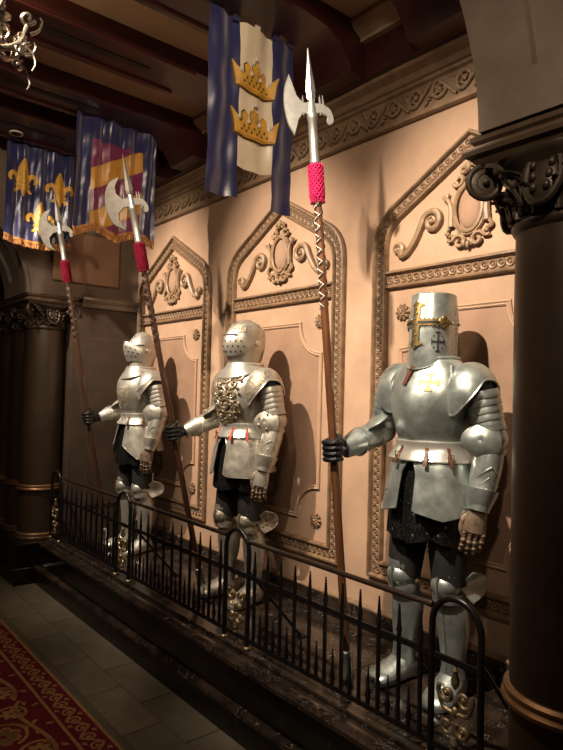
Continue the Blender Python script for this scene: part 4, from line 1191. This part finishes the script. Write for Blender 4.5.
        if k == 1:
            def vis(u, v):
                th = -1.45 + 2.9 * u; taper = 1 - 0.35 * (abs(th) / 1.45) ** 2
                z = 1.628 + (-0.078 + 0.150 * v) * taper + 0.012
                return bp(HT, z, th, 0.007 + 0.006 * v * (1 - v), 0.012)
            vo = G().sheet(vis, 34, 10, 0.004).build('visor', st, hm)
            slit_z = (1.693, 1.703)
            for s in (-1, 1):
                a0, a1 = (0.06, 0.60) if s > 0 else (-0.60, -0.06)
                G().sheet(lambda u, v: bp(HT, slit_z[0] + (slit_z[1] - slit_z[0]) * v, a0 + (a1 - a0) * u, 0.0145, 0.012), 8, 1, 0.004).build('eye_slit', 'black', vo)
            ho = G()
            for r_, zz in enumerate((1.655, 1.622, 1.590)):
                for c in range(8):
                    th = -0.98 + 0.26 * c + 0.13 * (r_ % 2); p = bp(HT, zz, th, 0.0085, 0.012); n_ = Vector((p.x, p.y, -0.02)).normalized()
                    ho.ell(p, (0.0062, 0.0062, 0.004), 8, 4, n_.to_track_quat('Z', 'Y').to_matrix())
            ho.build('breathing_holes', 'black', vo)['kind'] = 'stuff'
            # engraved brow plate
            def brow(u, v): return bp(HT, 1.712 + 0.045 * v, -1.0 + 2.0 * u, 0.005, 0.008)
            G().sheet(brow, 20, 4, 0.003).build('brow_plate', 'etched', hm)
        else:
            def vis(u, v):
                th = -1.35 + 2.7 * u; c = max(0, cos(th))
                z = 1.556 + 0.004 * abs(th) + (0.120 + 0.040 * c ** 5 - 0.02 * (1 - c)) * v
                return bp(HT, z, th, 0.008 + 0.014 * sin(PI * v) * c + 0.034 * c ** 6 * v ** 2.0, 0.020)
            vo = G().sheet(vis, 34, 10, 0.004).build('visor', st, hm)
            ho = G()
            for r_, vv in enumerate((0.30, 0.50, 0.72)):
                for c in range(6):
                    th = -0.80 + 0.30 * c + 0.15 * (r_ % 2); p = Vector(vis((th + 1.35) / 2.7, vv)); n_ = Vector((p.x, p.y, -0.01)).normalized()
                    ho.ell(p, (0.0072, 0.0072, 0.004), 8, 4, n_.to_track_quat('Z', 'Y').to_matrix())
            ho.build('breathing_holes', 'black', vo)['kind'] = 'stuff'
            edge_tube([Vector(vis(i / 30, 1)) for i in range(31)], 0.004).build('visor_rim', rimm, vo)
            G().sheet(lambda u, v: bp(HT, 1.682 + 0.012 * v, -1.3 + 2.6 * u, 0.003, 0.006), 24, 2, 0.003).build('eye_slit', 'black', hm)
        for s in (-1, 1):
            p = bp(HT, 1.645, s * 1.62, 0.002); n_ = Vector((s, 0, 0))
            pv = G(); pv.lathe([(0.020, 0), (0.020, 0.008), (0.012, 0.013), (0.003, 0.014)], p, 14, mtx=Matrix.Rotation(s * PI / 2, 3, 'Y')); pv.build('pivot', rimm, hm)
        # gorget collar
        GT = keyed([(1.385, .200, .150, .145), (1.43, .168, .132, .130), (1.46, .132, .116, .114), (1.485, .106, .108, .102), (1.50, .100, .104, .10)])
        def gor(u, v):
            th = -PI + 2 * PI * u; low = 1.438 - 0.045 * max(0, cos(th)) ** 2
            z = 1.492 + (low - 1.492) * v
            return bp(GT, z, th, 0.008, 0.006)
        go = G().sheet(gor, 48, 7, 0.005, True).build('gorget', rimm if k == 1 else st, root)
        edge_tube([gor(i / 48, 1) for i in range(49)], 0.005).build('gorget_rim', rimm, go)
        edge_tube([gor(i / 48, 0) for i in range(49)], 0.005).build('gorget_rim', rimm, go)
        if k == 1:
            # embossed foliage covering the breastplate
            rg = bpy.data.objects.new('embossed_relief', None); COL.objects.link(rg); rg.parent = cuo
            random.seed(5)
            for (zc, a0, rr) in tuple((z_ + 0.06, a_, r_) for z_, a_, r_ in ((1.335, 0.0, .036), (1.30, -0.36, .038), (1.30, 0.36, .038), (1.25, 0.0, .040), (1.225, -0.42, .040), (1.225, 0.42, .040), (1.17, -0.18, .040), (1.17, 0.20, .040), (1.15, 0.55, .032), (1.15, -0.52, .032), (1.105, 0.0, .036), (1.10, 0.34, .030), (1.10, -0.34, .030), (1.065, 0.14, .022), (1.065, -0.14, .022), (1.345, 0.52, .026), (1.345, -0.52, .026))):
                g = G(); s = random.choice((-1, 1)); ph = random.uniform(0, 6)
                rx = TORSO(zc)[1]
                pts = []
                for i in range(19):
                    t_ = i / 18; a = ph + s * t_ * 2 * PI * 1.35; r = rr * (0.18 + 0.82 * t_)
                    pts.append(bp(TORSO, zc + r * sin(a), a0 + r * cos(a) / rx, 0.006, 0.014))
                g.tube(pts, [0.005 + 0.0035 * sin(PI * i / 18) for i in range(19)], 6)
                for q in range(4):
                    a = ph + q * 1.7; p = bp(TORSO, zc + rr * 1.1 * sin(a), a0 + rr * 1.1 * cos(a) / rx, 0.006, 0.014); g.ell(p, (0.011, 0.008, 0.012), 7, 5)
                g.ell(bp(TORSO, zc, a0, 0.007, 0.014), (0.009, 0.009, 0.009), 8, 5)
                g.build('acanthus_scroll', 'relief', rg)
        else:
            # etched band on the breastplate
            G().sheet(lambda u, v: bp(TORSO, 1.15 + 0.17 * v, -0.55 + 1.1 * u * (1 - 0.0 * v), 0.0015, 0.014), 16, 10, 0.002).build('etched_field', 'etched', cuo)
    return root
# ================================================================ HALBERDS AND KNIGHT PLACEMENT
# world points derived from base on the platform, grip in the hand and tip (y relative to wall)
HB = [  # hand (x, y, z), slope per metre of height, tip z
    ((-4.900, -0.604, 1.404), (-0.011, -0.186), 3.230),
    ((-3.483, -0.609, 1.376), (-0.030, -0.225), 3.120),
    ((-1.989, -0.629, 1.393), (-0.033, -0.089), 3.238)]
KLAB = ['pale steel suit of armour with peaked visor beside the far column', 'steel suit of armour with embossed foliage breastplate and rounded visor helmet', 'blue-grey steel suit of armour wearing a flat-topped great helm with brass cross']
HLAB = ['halberd with dark crimson tassel held by the suit with the peaked visor', 'halberd with crimson tassel held by the suit with the embossed breastplate', 'tall halberd with bright pink braided grip held by the great-helm suit']
BD = Vector((-0.52, -0.85, 0)).normalized()            # the way the axe blades point
def make_halberd(k):
    (hx, hy, hz), (sx, sy), zt = HB[k]
    base = Vector((hx + sx * (PZ + 0.002 - hz), hy + sy * (PZ + 0.002 - hz), PZ + 0.003))
    ax = Vector((sx, sy, 1)).normalized(); tip = Vector((hx + sx * (zt - hz), hy + sy * (zt - hz), zt))
    L = (tip - base).length
    t = thing('halberd', base, HLAB[k], 'halberd', 'halberds held by the suits')
    b1 = (BD - ax * BD.dot(ax)).normalized(); b2 = ax.cross(b1)
    mt = Matrix((b1, b2, ax)).transposed().to_4x4()
    t.matrix_world = Matrix.Translation(base) @ mt
    r = 0.0190
    s0 = L - (0.70 if k == 2 else 0.72)            # bottom of the braid
    G().lathe([(r, 0.10), (r, s0 * 0.5), (r * 0.96, s0 + 0.05)], (0, 0, 0), 16).build('pole', 'wood' if k == 2 else 'wood_dark', t)
    G().lathe([(0.012, 0.004), (0.030, 0.006), (0.032, 0.02), (0.026, 0.05), (0.025, 0.10), (0.028, 0.105), (0.028, 0.13), (0.021, 0.135)], (0, 0, 0), 18).build('foot_ferrule', 'silver', t)
    # zig-zag inlay below the braid
    for j in range(4):
        pts = []
        for i in range(18 * 6):
            q = i / 6; w_ = abs((q % 2) - 1) * 2 - 1
            a = PI / 2 * (j // 2) * 2 + 0.6 + 0.95 * w_; z = s0 - 0.02 - 0.0265 * q - (0.010 if j % 2 else 0)
            pts.append(Vector(((r + 0.0004) * cos(a), (r + 0.0004) * sin(a), z)))
        G().tube(pts, 0.0020, 5).build('zigzag_inlay', ('ivory' if j % 2 == 0 else 'black') if k == 2 else ('silver' if j % 2 == 0 else 'black'), t)
    sd = G().ell((0, 0, 0), (0.0045, 0.0045, 0.0045), 6, 4).mesh('stud', 'silver')
    for i in range(14):
        a = 1.9 * i; inst(sd, 'stud', t, ((r + 0.001) * cos(a), (r + 0.001) * sin(a), s0 - 0.03 - 0.036 * i))
    # braid: rows of knots over a sleeve
    g = G(); g.lathe([(0.020, s0), (0.031, s0 + 0.006), (0.033, s0 + 0.05), (0.031, s0 + 0.155), (0.022, s0 + 0.165)], (0, 0, 0), 20)
    for row in range(13):
        for c in range(12):
            a = 2 * PI * (c + 0.5 * (row % 2)) / 12; g.ell((0.0325 * cos(a), 0.0325 * sin(a), s0 + 0.012 + 0.0118 * row), (0.0058, 0.0058, 0.0072), 5, 4)
    br = g.build('braid', 'pink' if k == 2 else 'crimson', t)
    fr = G()
    for c in range(18):
        a = 2 * PI * c / 18; fr.tube([(0.030 * cos(a), 0.030 * sin(a), s0 + 0.008), (0.032 * cos(a), 0.032 * sin(a), s0 - 0.016)], 0.0035, 5)
    fr.build('fringe', 'pink' if k == 2 else 'crimson', br)
    sm = 'silver' if k == 2 else 'axe_steel'
    s1 = s0 + 0.165
    G().lathe([(0.024, s1), (0.025, s1 + 0.012), (0.022, s1 + 0.018), (0.022, s1 + 0.20), (0.025, s1 + 0.205), (0.024, s1 + 0.225), (0.018, s1 + 0.24), (0.016, s1 + 0.29), (0.013, s1 + 0.30)], (0, 0, 0), 16).build('socket', 'silver', t)
    # axe head: crescent blade one way, curved beak the other; local x = blade direction
    zc = s1 + 0.255
    P3 = lambda p: Vector((p.x, p.z - 0.005, p.y))
    if k == 2:
        edge = [(0.098, zc + 0.160), (0.123, zc + 0.09), (0.128, zc + 0.01), (0.115, zc - 0.07), (0.088, zc - 0.125)]
        edge = [(p.x, p.y) for p in cat([(x, z, 0) for x, z in edge], 5)]
        blade = [(0.012, zc + 0.030), (0.040, zc + 0.026), (0.066, zc + 0.060)] + edge + [(0.062, zc - 0.05), (0.040, zc - 0.022), (0.012, zc - 0.030)]
    else:
        edge = [(0.045, zc + 0.165), (0.115, zc + 0.135), (0.158, zc + 0.055), (0.160, zc - 0.04), (0.130, zc - 0.125), (0.060, zc - 0.175)]
        edge = [(p.x, p.y) for p in cat([(x, z, 0) for x, z in edge], 5)]
        blade = [(0.012, zc + 0.028), (0.050, zc + 0.028), (0.082, zc + 0.060), (0.082, zc + 0.105)] + edge + [(0.090, zc - 0.105), (0.088, zc - 0.062), (0.050, zc - 0.028), (0.012, zc - 0.028)]
    G().prism(blade, 0.010, P3, 0.003).build('axe_blade', sm, t, ang=20)
    bk = [(x, z, 0) for x, z in ((-0.012, zc + 0.024), (-0.055, zc + 0.018), (-0.090, zc - 0.012), (-0.100, zc - 0.060), (-0.078, zc - 0.078), (-0.066, zc - 0.060), (-0.070, zc - 0.042), (-0.048, zc - 0.024), (-0.012, zc - 0.024))]
    G().prism([(p.x, p.y) for p in cat(bk, 4)], 0.010, P3, 0.002).build('beak', sm, t, ang=20)
    # small upright prongs beside the socket
    for x in (-0.040, 0.040, -0.055):
        G().tube([(x, 0, zc - 0.03), (x, 0, zc + 0.035), (x * 0.97, 0, zc + 0.06)], [0.005, 0.005, 0.0015], 6).build('prong', sm, t)
    # spear point: four-sided blade with a waist
    z0 = s1 + 0.29
    g = G(); secs = []
    for z, a, b in ((z0, .013, .013), (z0 + 0.02, .022, .010), (z0 + 0.035, .020, .009), (z0 + 0.045, .023, .007), (z0 + 0.10, .018, .0065), ((z0 + L) / 2 + 0.03, .0105, .005), (L - 0.002, .0025, .0018), (L, .0006, .0006)):
        secs.append([Vector((a, 0, z)), Vector((0, b, z)), Vector((-a, 0, z)), Vector((0, -b, z))])
    g.loft(secs); g.build('spear_point', sm, t, ang=20)
    return base, ax
for k in range(3):
    base, ax = make_halberd(k)
    (hx, hy, hz) = HB[k][0]
    make_knight(k, KLAB[k], (hx - KX[k], hy + 0.28, hz - PZ), ax)
# ================================================================ BANNERS
def banner_surface(x0, ya, yb, zt, zb, folds, amp, seed):
    rnd = random.Random(seed); ph = [rnd.uniform(0, 6.28) for _ in range(5)]
    W = yb - ya
    def f(u, v, off=0.0):
        # u: 0 at the corridor edge .. 1 at the wall edge, v: 0 top .. 1 bottom
        d = lambda u_: (amp * (0.55 + 0.45 * (1 - v)) * sin(2 * PI * folds * u_ + ph[0] + 0.5 * sin(3 * v + ph[1])) + amp * 0.45 * sin(2 * PI * folds * 1.7 * u_ + ph[2] + 2.1 * v)
                        + 0.45 * amp * sin(7 * v + 9 * u_ + ph[3]) + 0.30 * amp * sin(17 * v - 13 * u_ + ph[4]) * (0.4 + 0.6 * sin(5 * u_ + ph[1]) ** 2) + 0.16 * amp * sin(31 * v + 17 * u_ + ph[2]))
        x = x0 + d(u) + off
        sag = 0.006 * abs(sin(PI * folds * u)) * (1 - v) ** 3
        return Vector((x, ya + W * u, zt + (zb - zt) * v - sag))
    return f
def cloth(f, u0, u1, v0, v1, nu, nv, off=0.0, vb=None):
    def fn(u, v):
        uu = u0 + (u1 - u0) * u; b = vb(uu) if vb else v1
        return f(uu, v0 + (b - v0) * v, off)
    return G().sheet(fn, nu, nv, 0.0025)
def applique(f, poly, aspect, off, th=0.004, nu=40, nv=40):
    # polygon in (u, v) draped on the banner surface; cut along a grid so that it follows the folds
    bm = bmesh.new()
    us = [p[0] for p in poly]; vs_ = [p[1] for p in poly]
    vv = [bm.verts.new((u, v, 0)) for u, v in poly]
    es = [bm.edges.new((vv[i], vv[(i + 1) % len(vv)])) for i in range(len(vv))]
    bmesh.ops.triangle_fill(bm, use_beauty=True, use_dissolve=False, edges=es)
    for k in range(1, nu):
        c = k / nu
        if min(us) < c < max(us): bmesh.ops.bisect_plane(bm, geom=bm.verts[:] + bm.edges[:] + bm.faces[:], plane_co=(c, 0, 0), plane_no=(1, 0, 0))
    for k in range(1, nv):
        c = k / nv
        if min(vs_) < c < max(vs_): bmesh.ops.bisect_plane(bm, geom=bm.verts[:] + bm.edges[:] + bm.faces[:], plane_co=(0, c, 0), plane_no=(0, 1, 0))
    ret = bmesh.ops.extrude_face_region(bm, geom=bm.faces[:])
    newv = {e for e in ret['geom'] if isinstance(e, bmesh.types.BMVert)}
    for v in bm.verts:
        p = f(v.co.x, v.co.y, off + (th if v in newv else 0.0)); v.co = p
    bmesh.ops.recalc_face_normals(bm, faces=bm.faces)
    return bm
def bm_obj(bm, name, m, parent):
    me = bpy.data.meshes.new(name); bm.to_mesh(me); bm.free(); me.materials.append(M[m]); me.shade_smooth(); me.set_sharp_from_angle(angle=math.radians(35))
    o = bpy.data.objects.new(name, me); COL.objects.link(o); o.parent = parent
    return o
def rod(t, x0, ya, yb, zt, tabs, m):
    G().tube([(x0, ya - 0.03, zt + 0.016), (x0, yb + 0.03, zt + 0.016)], 0.008, 8).build('rod', 'black_iron', t)
    for y in (ya + 0.04, yb - 0.04):
        G().tube([(x0, y, zt + 0.016), (x0, y, zt + 0.10)], 0.004, 6).build('hanger', 'black_iron', t)
    for u in tabs:
        y = ya + (yb - ya) * u
        G().tube([(x0 - 0.011, y, zt - 0.022), (x0 - 0.011, y, zt + 0.020), (x0, y, zt + 0.028), (x0 + 0.011, y, zt + 0.020), (x0 + 0.011, y, zt - 0.022)], 0.020, 6, False, 0.12, (1, 0, 0)).build('tab', m, t)

def fleur(cu, cv, h, asp):
    # fleur-de-lis pieces as polygons around (cu, cv); h in v units, asp converts x metres to u
    def S(pts): return [(cu + x * h * asp, cv - y * h) for x, y in pts]
    def sm(pts): return [(p.x, p.y) for p in cat([(x, y, 0) for x, y in pts], 4, True)]
    petal = S(sm([(0, .58), (.10, .40), (.16, .18), (.11, -.02), (.055, -.14), (-.055, -.14), (-.11, -.02), (-.16, .18), (-.10, .40)]))
    out = [('petal', petal)]
    for s in (-1, 1):
        side = [(.07, -.16), (.09, -.02), (.15, .12), (.25, .19), (.36, .16), (.43, .05), (.42, -.06), (.36, -.12), (.31, -.09), (.33, -.02), (.30, .05), (.24, .03), (.20, -.06), (.15, -.16)]
        out.append(('petal', S(sm([(s * x, y) for x, y in side]))))
        foot = [(.05, -.24), (.14, -.24), (.22, -.32), (.26, -.40), (.20, -.42), (.12, -.36), (.06, -.34)]
        out.append(('foot', S(sm([(s * x, y) for x, y in foot]))))
    out.append(('stem', S(sm([(.0, -.54), (.07, -.40), (.06, -.24), (-.06, -.24), (-.07, -.40)]))))
    out.append(('band', S([(-.20, -.16), (.20, -.16), (.20, -.24), (-.20, -.24)])))
    return out

# --- banner with three fleurs-de-lis on navy
x0, ya, yb, zt, zb = -5.04, -1.285, -0.755, 3.60, 2.80
t = thing('heraldic_banner', (0, 0, 0), 'navy satin banner with three gold fleurs-de-lis and gold fringe', 'banner', 'hanging heraldic banners')
f = banner_surface(x0, ya, yb, zt, zb, 4.2, 0.016, 3)
hem = lambda u: 0.94 + 0.05 * (1 - abs(2 * u - 1) ** 2)
cloth(f, 0, 1, 0, 1, 60, 40, 0, hem).build('cloth', 'navy', t)
rod(t, x0, ya, yb, zt, [0.06, 0.28, 0.5, 0.72, 0.94], 'navy')
asp = (zt - zb) / (yb - ya)
for cu, cv, h in ((0.25, 0.36, 0.34), (0.80, 0.40, 0.33), (0.52, 0.745, 0.32)):
    e = bpy.data.objects.new('fleur_de_lis', None); COL.objects.link(e); e.parent = t
    for nm, poly in fleur(cu, cv, h, asp): bm_obj(applique(f, poly, asp, 0.005, 0.005 if nm != 'band' else 0.008), nm, 'emblem', e)
def fringe(t, f, hem, u0=0.0, u1=1.0, n=64, ln=0.045, off=0.0):
    g = G()
    def fn(u, v): 
        uu = u0 + (u1 - u0) * u; p = Vector(f(uu, hem(uu), off)); return p + Vector((0.004, 0, 0.012 - 0.02 * v))
    g.sheet(fn, 40, 1, 0.006); o = g.build('fringe_braid', 'fringe', t)
    g = G()
    for i in range(n):
        uu = u0 + (u1 - u0) * (i + 0.5) / n; p = Vector(f(uu, hem(uu), off)) + Vector((0.004, 0, 0))
        g.tube([p + Vector((0, 0, 0.006)), p + Vector((random.uniform(-.003, .003), random.uniform(-.003, .003), -ln * 0.5)), p + Vector((random.uniform(-.006, .006), random.uniform(-.004, .004), -ln))], [0.0035, 0.0045, 0.0038], 5)
    g.build('fringe_strands', 'fringe', t)['kind'] = 'stuff'
fringe(t, f, hem)

# --- navy-bordered banner with plum and yellow diagonal stripes
x0, ya, yb, zt, zb = -4.185, -1.06, -0.43, 3.60, 2.765
t = thing('heraldic_banner', (0, 0, 0), 'banner with plum and yellow diagonal stripes, navy borders and gold fringe', 'banner', 'hanging heraldic banners')
f = banner_surface(x0, ya, yb, zt, zb, 4.6, 0.017, 8)
hem = lambda u: 0.965 + 0.035 * cos(4 * PI * u) * 0.8 
cloth(f, 0, 1, 0, 1, 60, 40, 0, hem).build('cloth', 'navy', t)
asp = (zt - zb) / (yb - ya)
def clipv(poly): return poly
uL, uR, vT = 0.185, 0.815, 0.20
bm_obj(applique(f, [(uL, vT), (uR, vT), (uR, 0.93), (0.5, 0.985), (uL, 0.93)], asp, 0.004, 0.003), 'striped_field', 'purple', t)
# yellow diagonals rising towards the wall
def stripe(va, vb_, wd_):
    # va at uL, vb_ at uR (centre), clip to field
    poly = [(uL, va - wd_), (uR, vb_ - wd_), (uR, vb_ + wd_), (uL, va + wd_)]
    out = []
    for (u, v) in poly: out.append((u, v))
    # clip against vT..0.94
    def clip(P, lim, sgn):
        res = []
        for i in range(len(P)):
            a, b = P[i - 1], P[i]; ia, ib = sgn * (a[1] - lim) >= 0, sgn * (b[1] - lim) >= 0
            if ia != ib: tt = (lim - a[1]) / (b[1] - a[1]); res.append((a[0] + (b[0] - a[0]) * tt, lim))
            if ib: res.append(b)
        return res
    out = clip(out, vT, 1); out = clip(out, 0.94, -1)
    return out
for va, vb_ in ((0.55, 0.275), (0.93, 0.655)):
    p = stripe(va, vb_, 0.095)
    if len(p) > 2: bm_obj(applique(f, p, asp, 0.007, 0.003), 'yellow_stripe', 'yellow', t)
rod(t, x0, ya, yb, zt, [0.04, 0.30, 0.50, 0.70, 0.96], 'navy')
fringe(t, f, hem, 0.0, 1.0, 72, 0.05, 0.004)

# --- navy and cream banner with two crowns
x0, ya, yb, zt = -2.555, -1.01, -0.45, 3.60
zb = 2.63
t = thing('heraldic_banner', (0, 0, 0), 'banner of two navy panels and a shorter cream panel with two gold crowns', 'banner', 'hanging heraldic banners')
f = banner_surface(x0, ya, yb, zt, zb, 2.6, 0.014, 21)
asp = (zt - zb) / (yb - ya)
cloth(f, 0.0, 0.335, 0, 0.98, 26, 44, 0.004).build('navy_panel', 'navy', t)
cloth(f, 0.31, 0.75, 0.02, 1, 26, 40, 0.0, lambda u: 0.795 + 0.02 * sin(PI * (u - 0.31) / 0.44)).build('cream_panel', 'cream', t)
cloth(f, 0.735, 1.0, 0.02, 1.0, 24, 44, 0.004).build('navy_panel', 'navy', t)
rod(t, x0, ya, yb, zt, [0.53], 'cream')
for u in (0.08, 0.28, 0.76, 0.94):
    y = ya + (yb - ya) * u
    G().tube([(x0 - 0.011, y, zt - 0.03), (x0 - 0.011, y, zt + 0.020), (x0, y, zt + 0.028), (x0 + 0.011, y, zt + 0.020), (x0 + 0.011, y, zt - 0.03)], 0.022, 6, False, 0.12, (1, 0, 0)).build('tab', 'navy', t)
def crown(cv, t):
    c = bpy.data.objects.new('crown_emblem', None); COL.objects.link(c); c.parent = t
    cu = 0.520; w, h = 0.250, 0.140                       # half width in u, height in v
    def S(pts): return [(cu + x * w, cv - y * h) for x, y in pts]
    body = S([(-.90, -.46), (-.45, -.54), (0, -.57), (.45, -.54), (.90, -.46), (.96, .05), (1.05, .42), (.84, .22), (.70, -.06), (.58, .06), (.60, .34), (.46, .46), (.32, .34), (.34, .06), (.20, -.06), (.10, .12), (.20, .34), (.16, .50), (.07, .48), (0, .72), (-.07, .48), (-.16, .50), (-.20, .34), (-.10, .12), (-.20, -.06), (-.34, .06), (-.32, .34), (-.46, .46), (-.60, .34), (-.58, .06), (-.70, -.06), (-.84, .22), (-1.05, .50), (-.96, .05)])
    big = [(cu + (u - cu) * 1.06, cv + (v - cv) * 1.12) for u, v in body]
    bm_obj(applique(f, big, asp, 0.007, 0.002), 'crown_outline', 'crown_dark', c)
    bm_obj(applique(f, body, asp, 0.010, 0.006), 'crown_body', 'emblem', c)
    for x, y in ((-.76, .12), (-.26, .10), (.26, .10), (.76, .12), (0, .80)):
        p = f(cu + x * w, cv - y * h, 0.016); G().ell(p, (0.008, 0.012, 0.012), 8, 6).build('pearl', 'pearl', c)
    g = G()
    for x in (-.62, -.36, -.12, .12, .36, .62):
        p = f(cu + x * w, cv + .30 * h, 0.016); g.ell(p, (0.004, 0.007, 0.008), 8, 5)
    for x in (-.5, -.25, 0, .25, .5): 
        p = f(cu + x * w, cv + .14 * h, 0.016); g.ell(p, (0.004, 0.006, 0.010), 6, 5)
    g.build('crown_dots', 'crown_dark', c)['kind'] = 'stuff'  # small dark ovals in the crown design
    pts = [f(cu + x * w, cv + (.40 + .08 * (1 - (x / .8) ** 2)) * h, 0.017) for x in [-.8 + .08 * i for i in range(21)]]
    G().tube(pts, 0.006, 6).build('crown_band', 'emblem', c)
crown(0.305, t); crown(0.560, t)

# ================================================================ CHANDELIER at the edge of the corridor
C = Vector((-2.94, -2.00, 3.25))
t = thing('chandelier', C, 'ornate pewter scroll-arm chandelier hanging from the ceiling over the carpet', 'chandelier')
G().lathe([(0.004, -0.16), (0.022, -0.13), (0.012, -0.10), (0.045, -0.05), (0.060, 0.0), (0.035, 0.04), (0.018, 0.07), (0.030, 0.12), (0.016, 0.16), (0.008, 0.20)], (0, 0, 0), 20).build('stem', 'pewter', t)
ch = G()
for i in range(11):
    z = 0.21 + 0.042 * i; a = PI / 2 * (i % 2)
    ch.tube([(0.012 * cos(q) * cos(a), 0.012 * cos(q) * sin(a), z + 0.024 * sin(q)) for q in [2 * PI * k / 10 for k in range(10)]], 0.0032, 5, True)
ch.build('chain', 'pewter', t)
ag = G()
pts = cat([(0.04, 0, -0.02), (0.12, 0, -0.085), (0.20, 0, -0.06), (0.235, 0, 0.02)], 6)
ag.tube(pts, [0.013 - 0.0002 * i for i in range(len(pts))], 8)
ag.tube(spiral((0.115, 0, -0.02), 0.008, 0.05, 0, 2 * PI * 1.25, 24), 0.0085, 7)
ag.tube(spiral((0.215, 0, -0.085), 0.005, 0.030, PI, PI - 2 * PI * 1.1, 20), 0.0075, 7)
for q in range(5):
    R = Matrix.Rotation(0.6 * q, 3, 'Y'); ag.ell((0.08 + 0.035 * q, 0.0, -0.07 + 0.02 * (q % 2)), (0.026, 0.010, 0.010), 7, 5, R)
ag.lathe([(0.006, 0.015), (0.040, 0.03), (0.044, 0.038), (0.018, 0.042), (0.016, 0.075), (0.020, 0.080)], (0.12, 0, 0.02), 16)
ag.tube(spiral((0.235, 0, 0.055), 0.006, 0.036, -PI / 2, -PI / 2 + 2 * PI * 1.2, 22), 0.008, 7)
ag.tube(cat([(0.20, 0, -0.06), (0.255, 0, -0.10), (0.275, 0, -0.15), (0.262, 0, -0.185)], 5), [0.009 - 0.0004 * i for i in range(16)], 7)
ag.tube(cat([(0.25, 0, -0.02), (0.285, 0, 0.0), (0.300, 0, 0.04), (0.288, 0, 0.06)], 5), [0.009 - 0.0004 * i for i in range(16)], 7)
arm_me = ag.mesh('arm', 'pewter')
cn = G().lathe([(0.012, 0.078), (0.012, 0.165), (0.004, 0.172)], (0.12, 0, 0.02), 12).mesh('candle', 'ivory')
for i in range(8):
    a = 2 * PI * i / 8 + 0.2
    inst(arm_me, 'arm', t, (0, 0, 0), (0, 0, a)); inst(cn, 'candle', t, (0, 0, 0), (0, 0, a))
# ceiling rose and rod
G().lathe([(0.05, 0.66), (0.06, 0.672), (0.02, 0.64)], (0, 0, 0), 20).build('ceiling_rose', 'pewter', t)
bulb = G().lathe([(0.004, 0.172), (0.011, 0.185), (0.012, 0.200), (0.005, 0.222), (0.001, 0.230)], (0.12, 0, 0.02), 10).mesh('flame_bulb', 'bulb')
for i in range(8): inst(bulb, 'flame_bulb', t, (0, 0, 0), (0, 0, 2 * PI * i / 8 + 0.2))
pl_ = bpy.data.lights.new('chandelier_glow', 'POINT'); pl_.energy = 9; pl_.color = (1.0, 0.74, 0.46); pl_.shadow_soft_size = 0.12
plo = bpy.data.objects.new('chandelier_glow', pl_); COL.objects.link(plo); plo.location = C + Vector((0, 0, 0.26))

# ================================================================ keep every thing to thing > part > sub-part
def depth(o):
    d = 0
    while o.parent: o = o.parent; d += 1
    return d
def root_of(o):
    while o.parent: o = o.parent
    return o
for o in list(COL.objects):
    if o.parent and o.name.split('.')[0] in ('gauntlet', 'glove', 'embossed_relief', 'chest_cross'):
        o.parent = root_of(o)
for o in list(COL.objects):
    while depth(o) > 2: o.parent = o.parent.parent
for o in list(COL.objects):
    if o.type == 'EMPTY' and o.parent and not o.children: bpy.data.objects.remove(o)
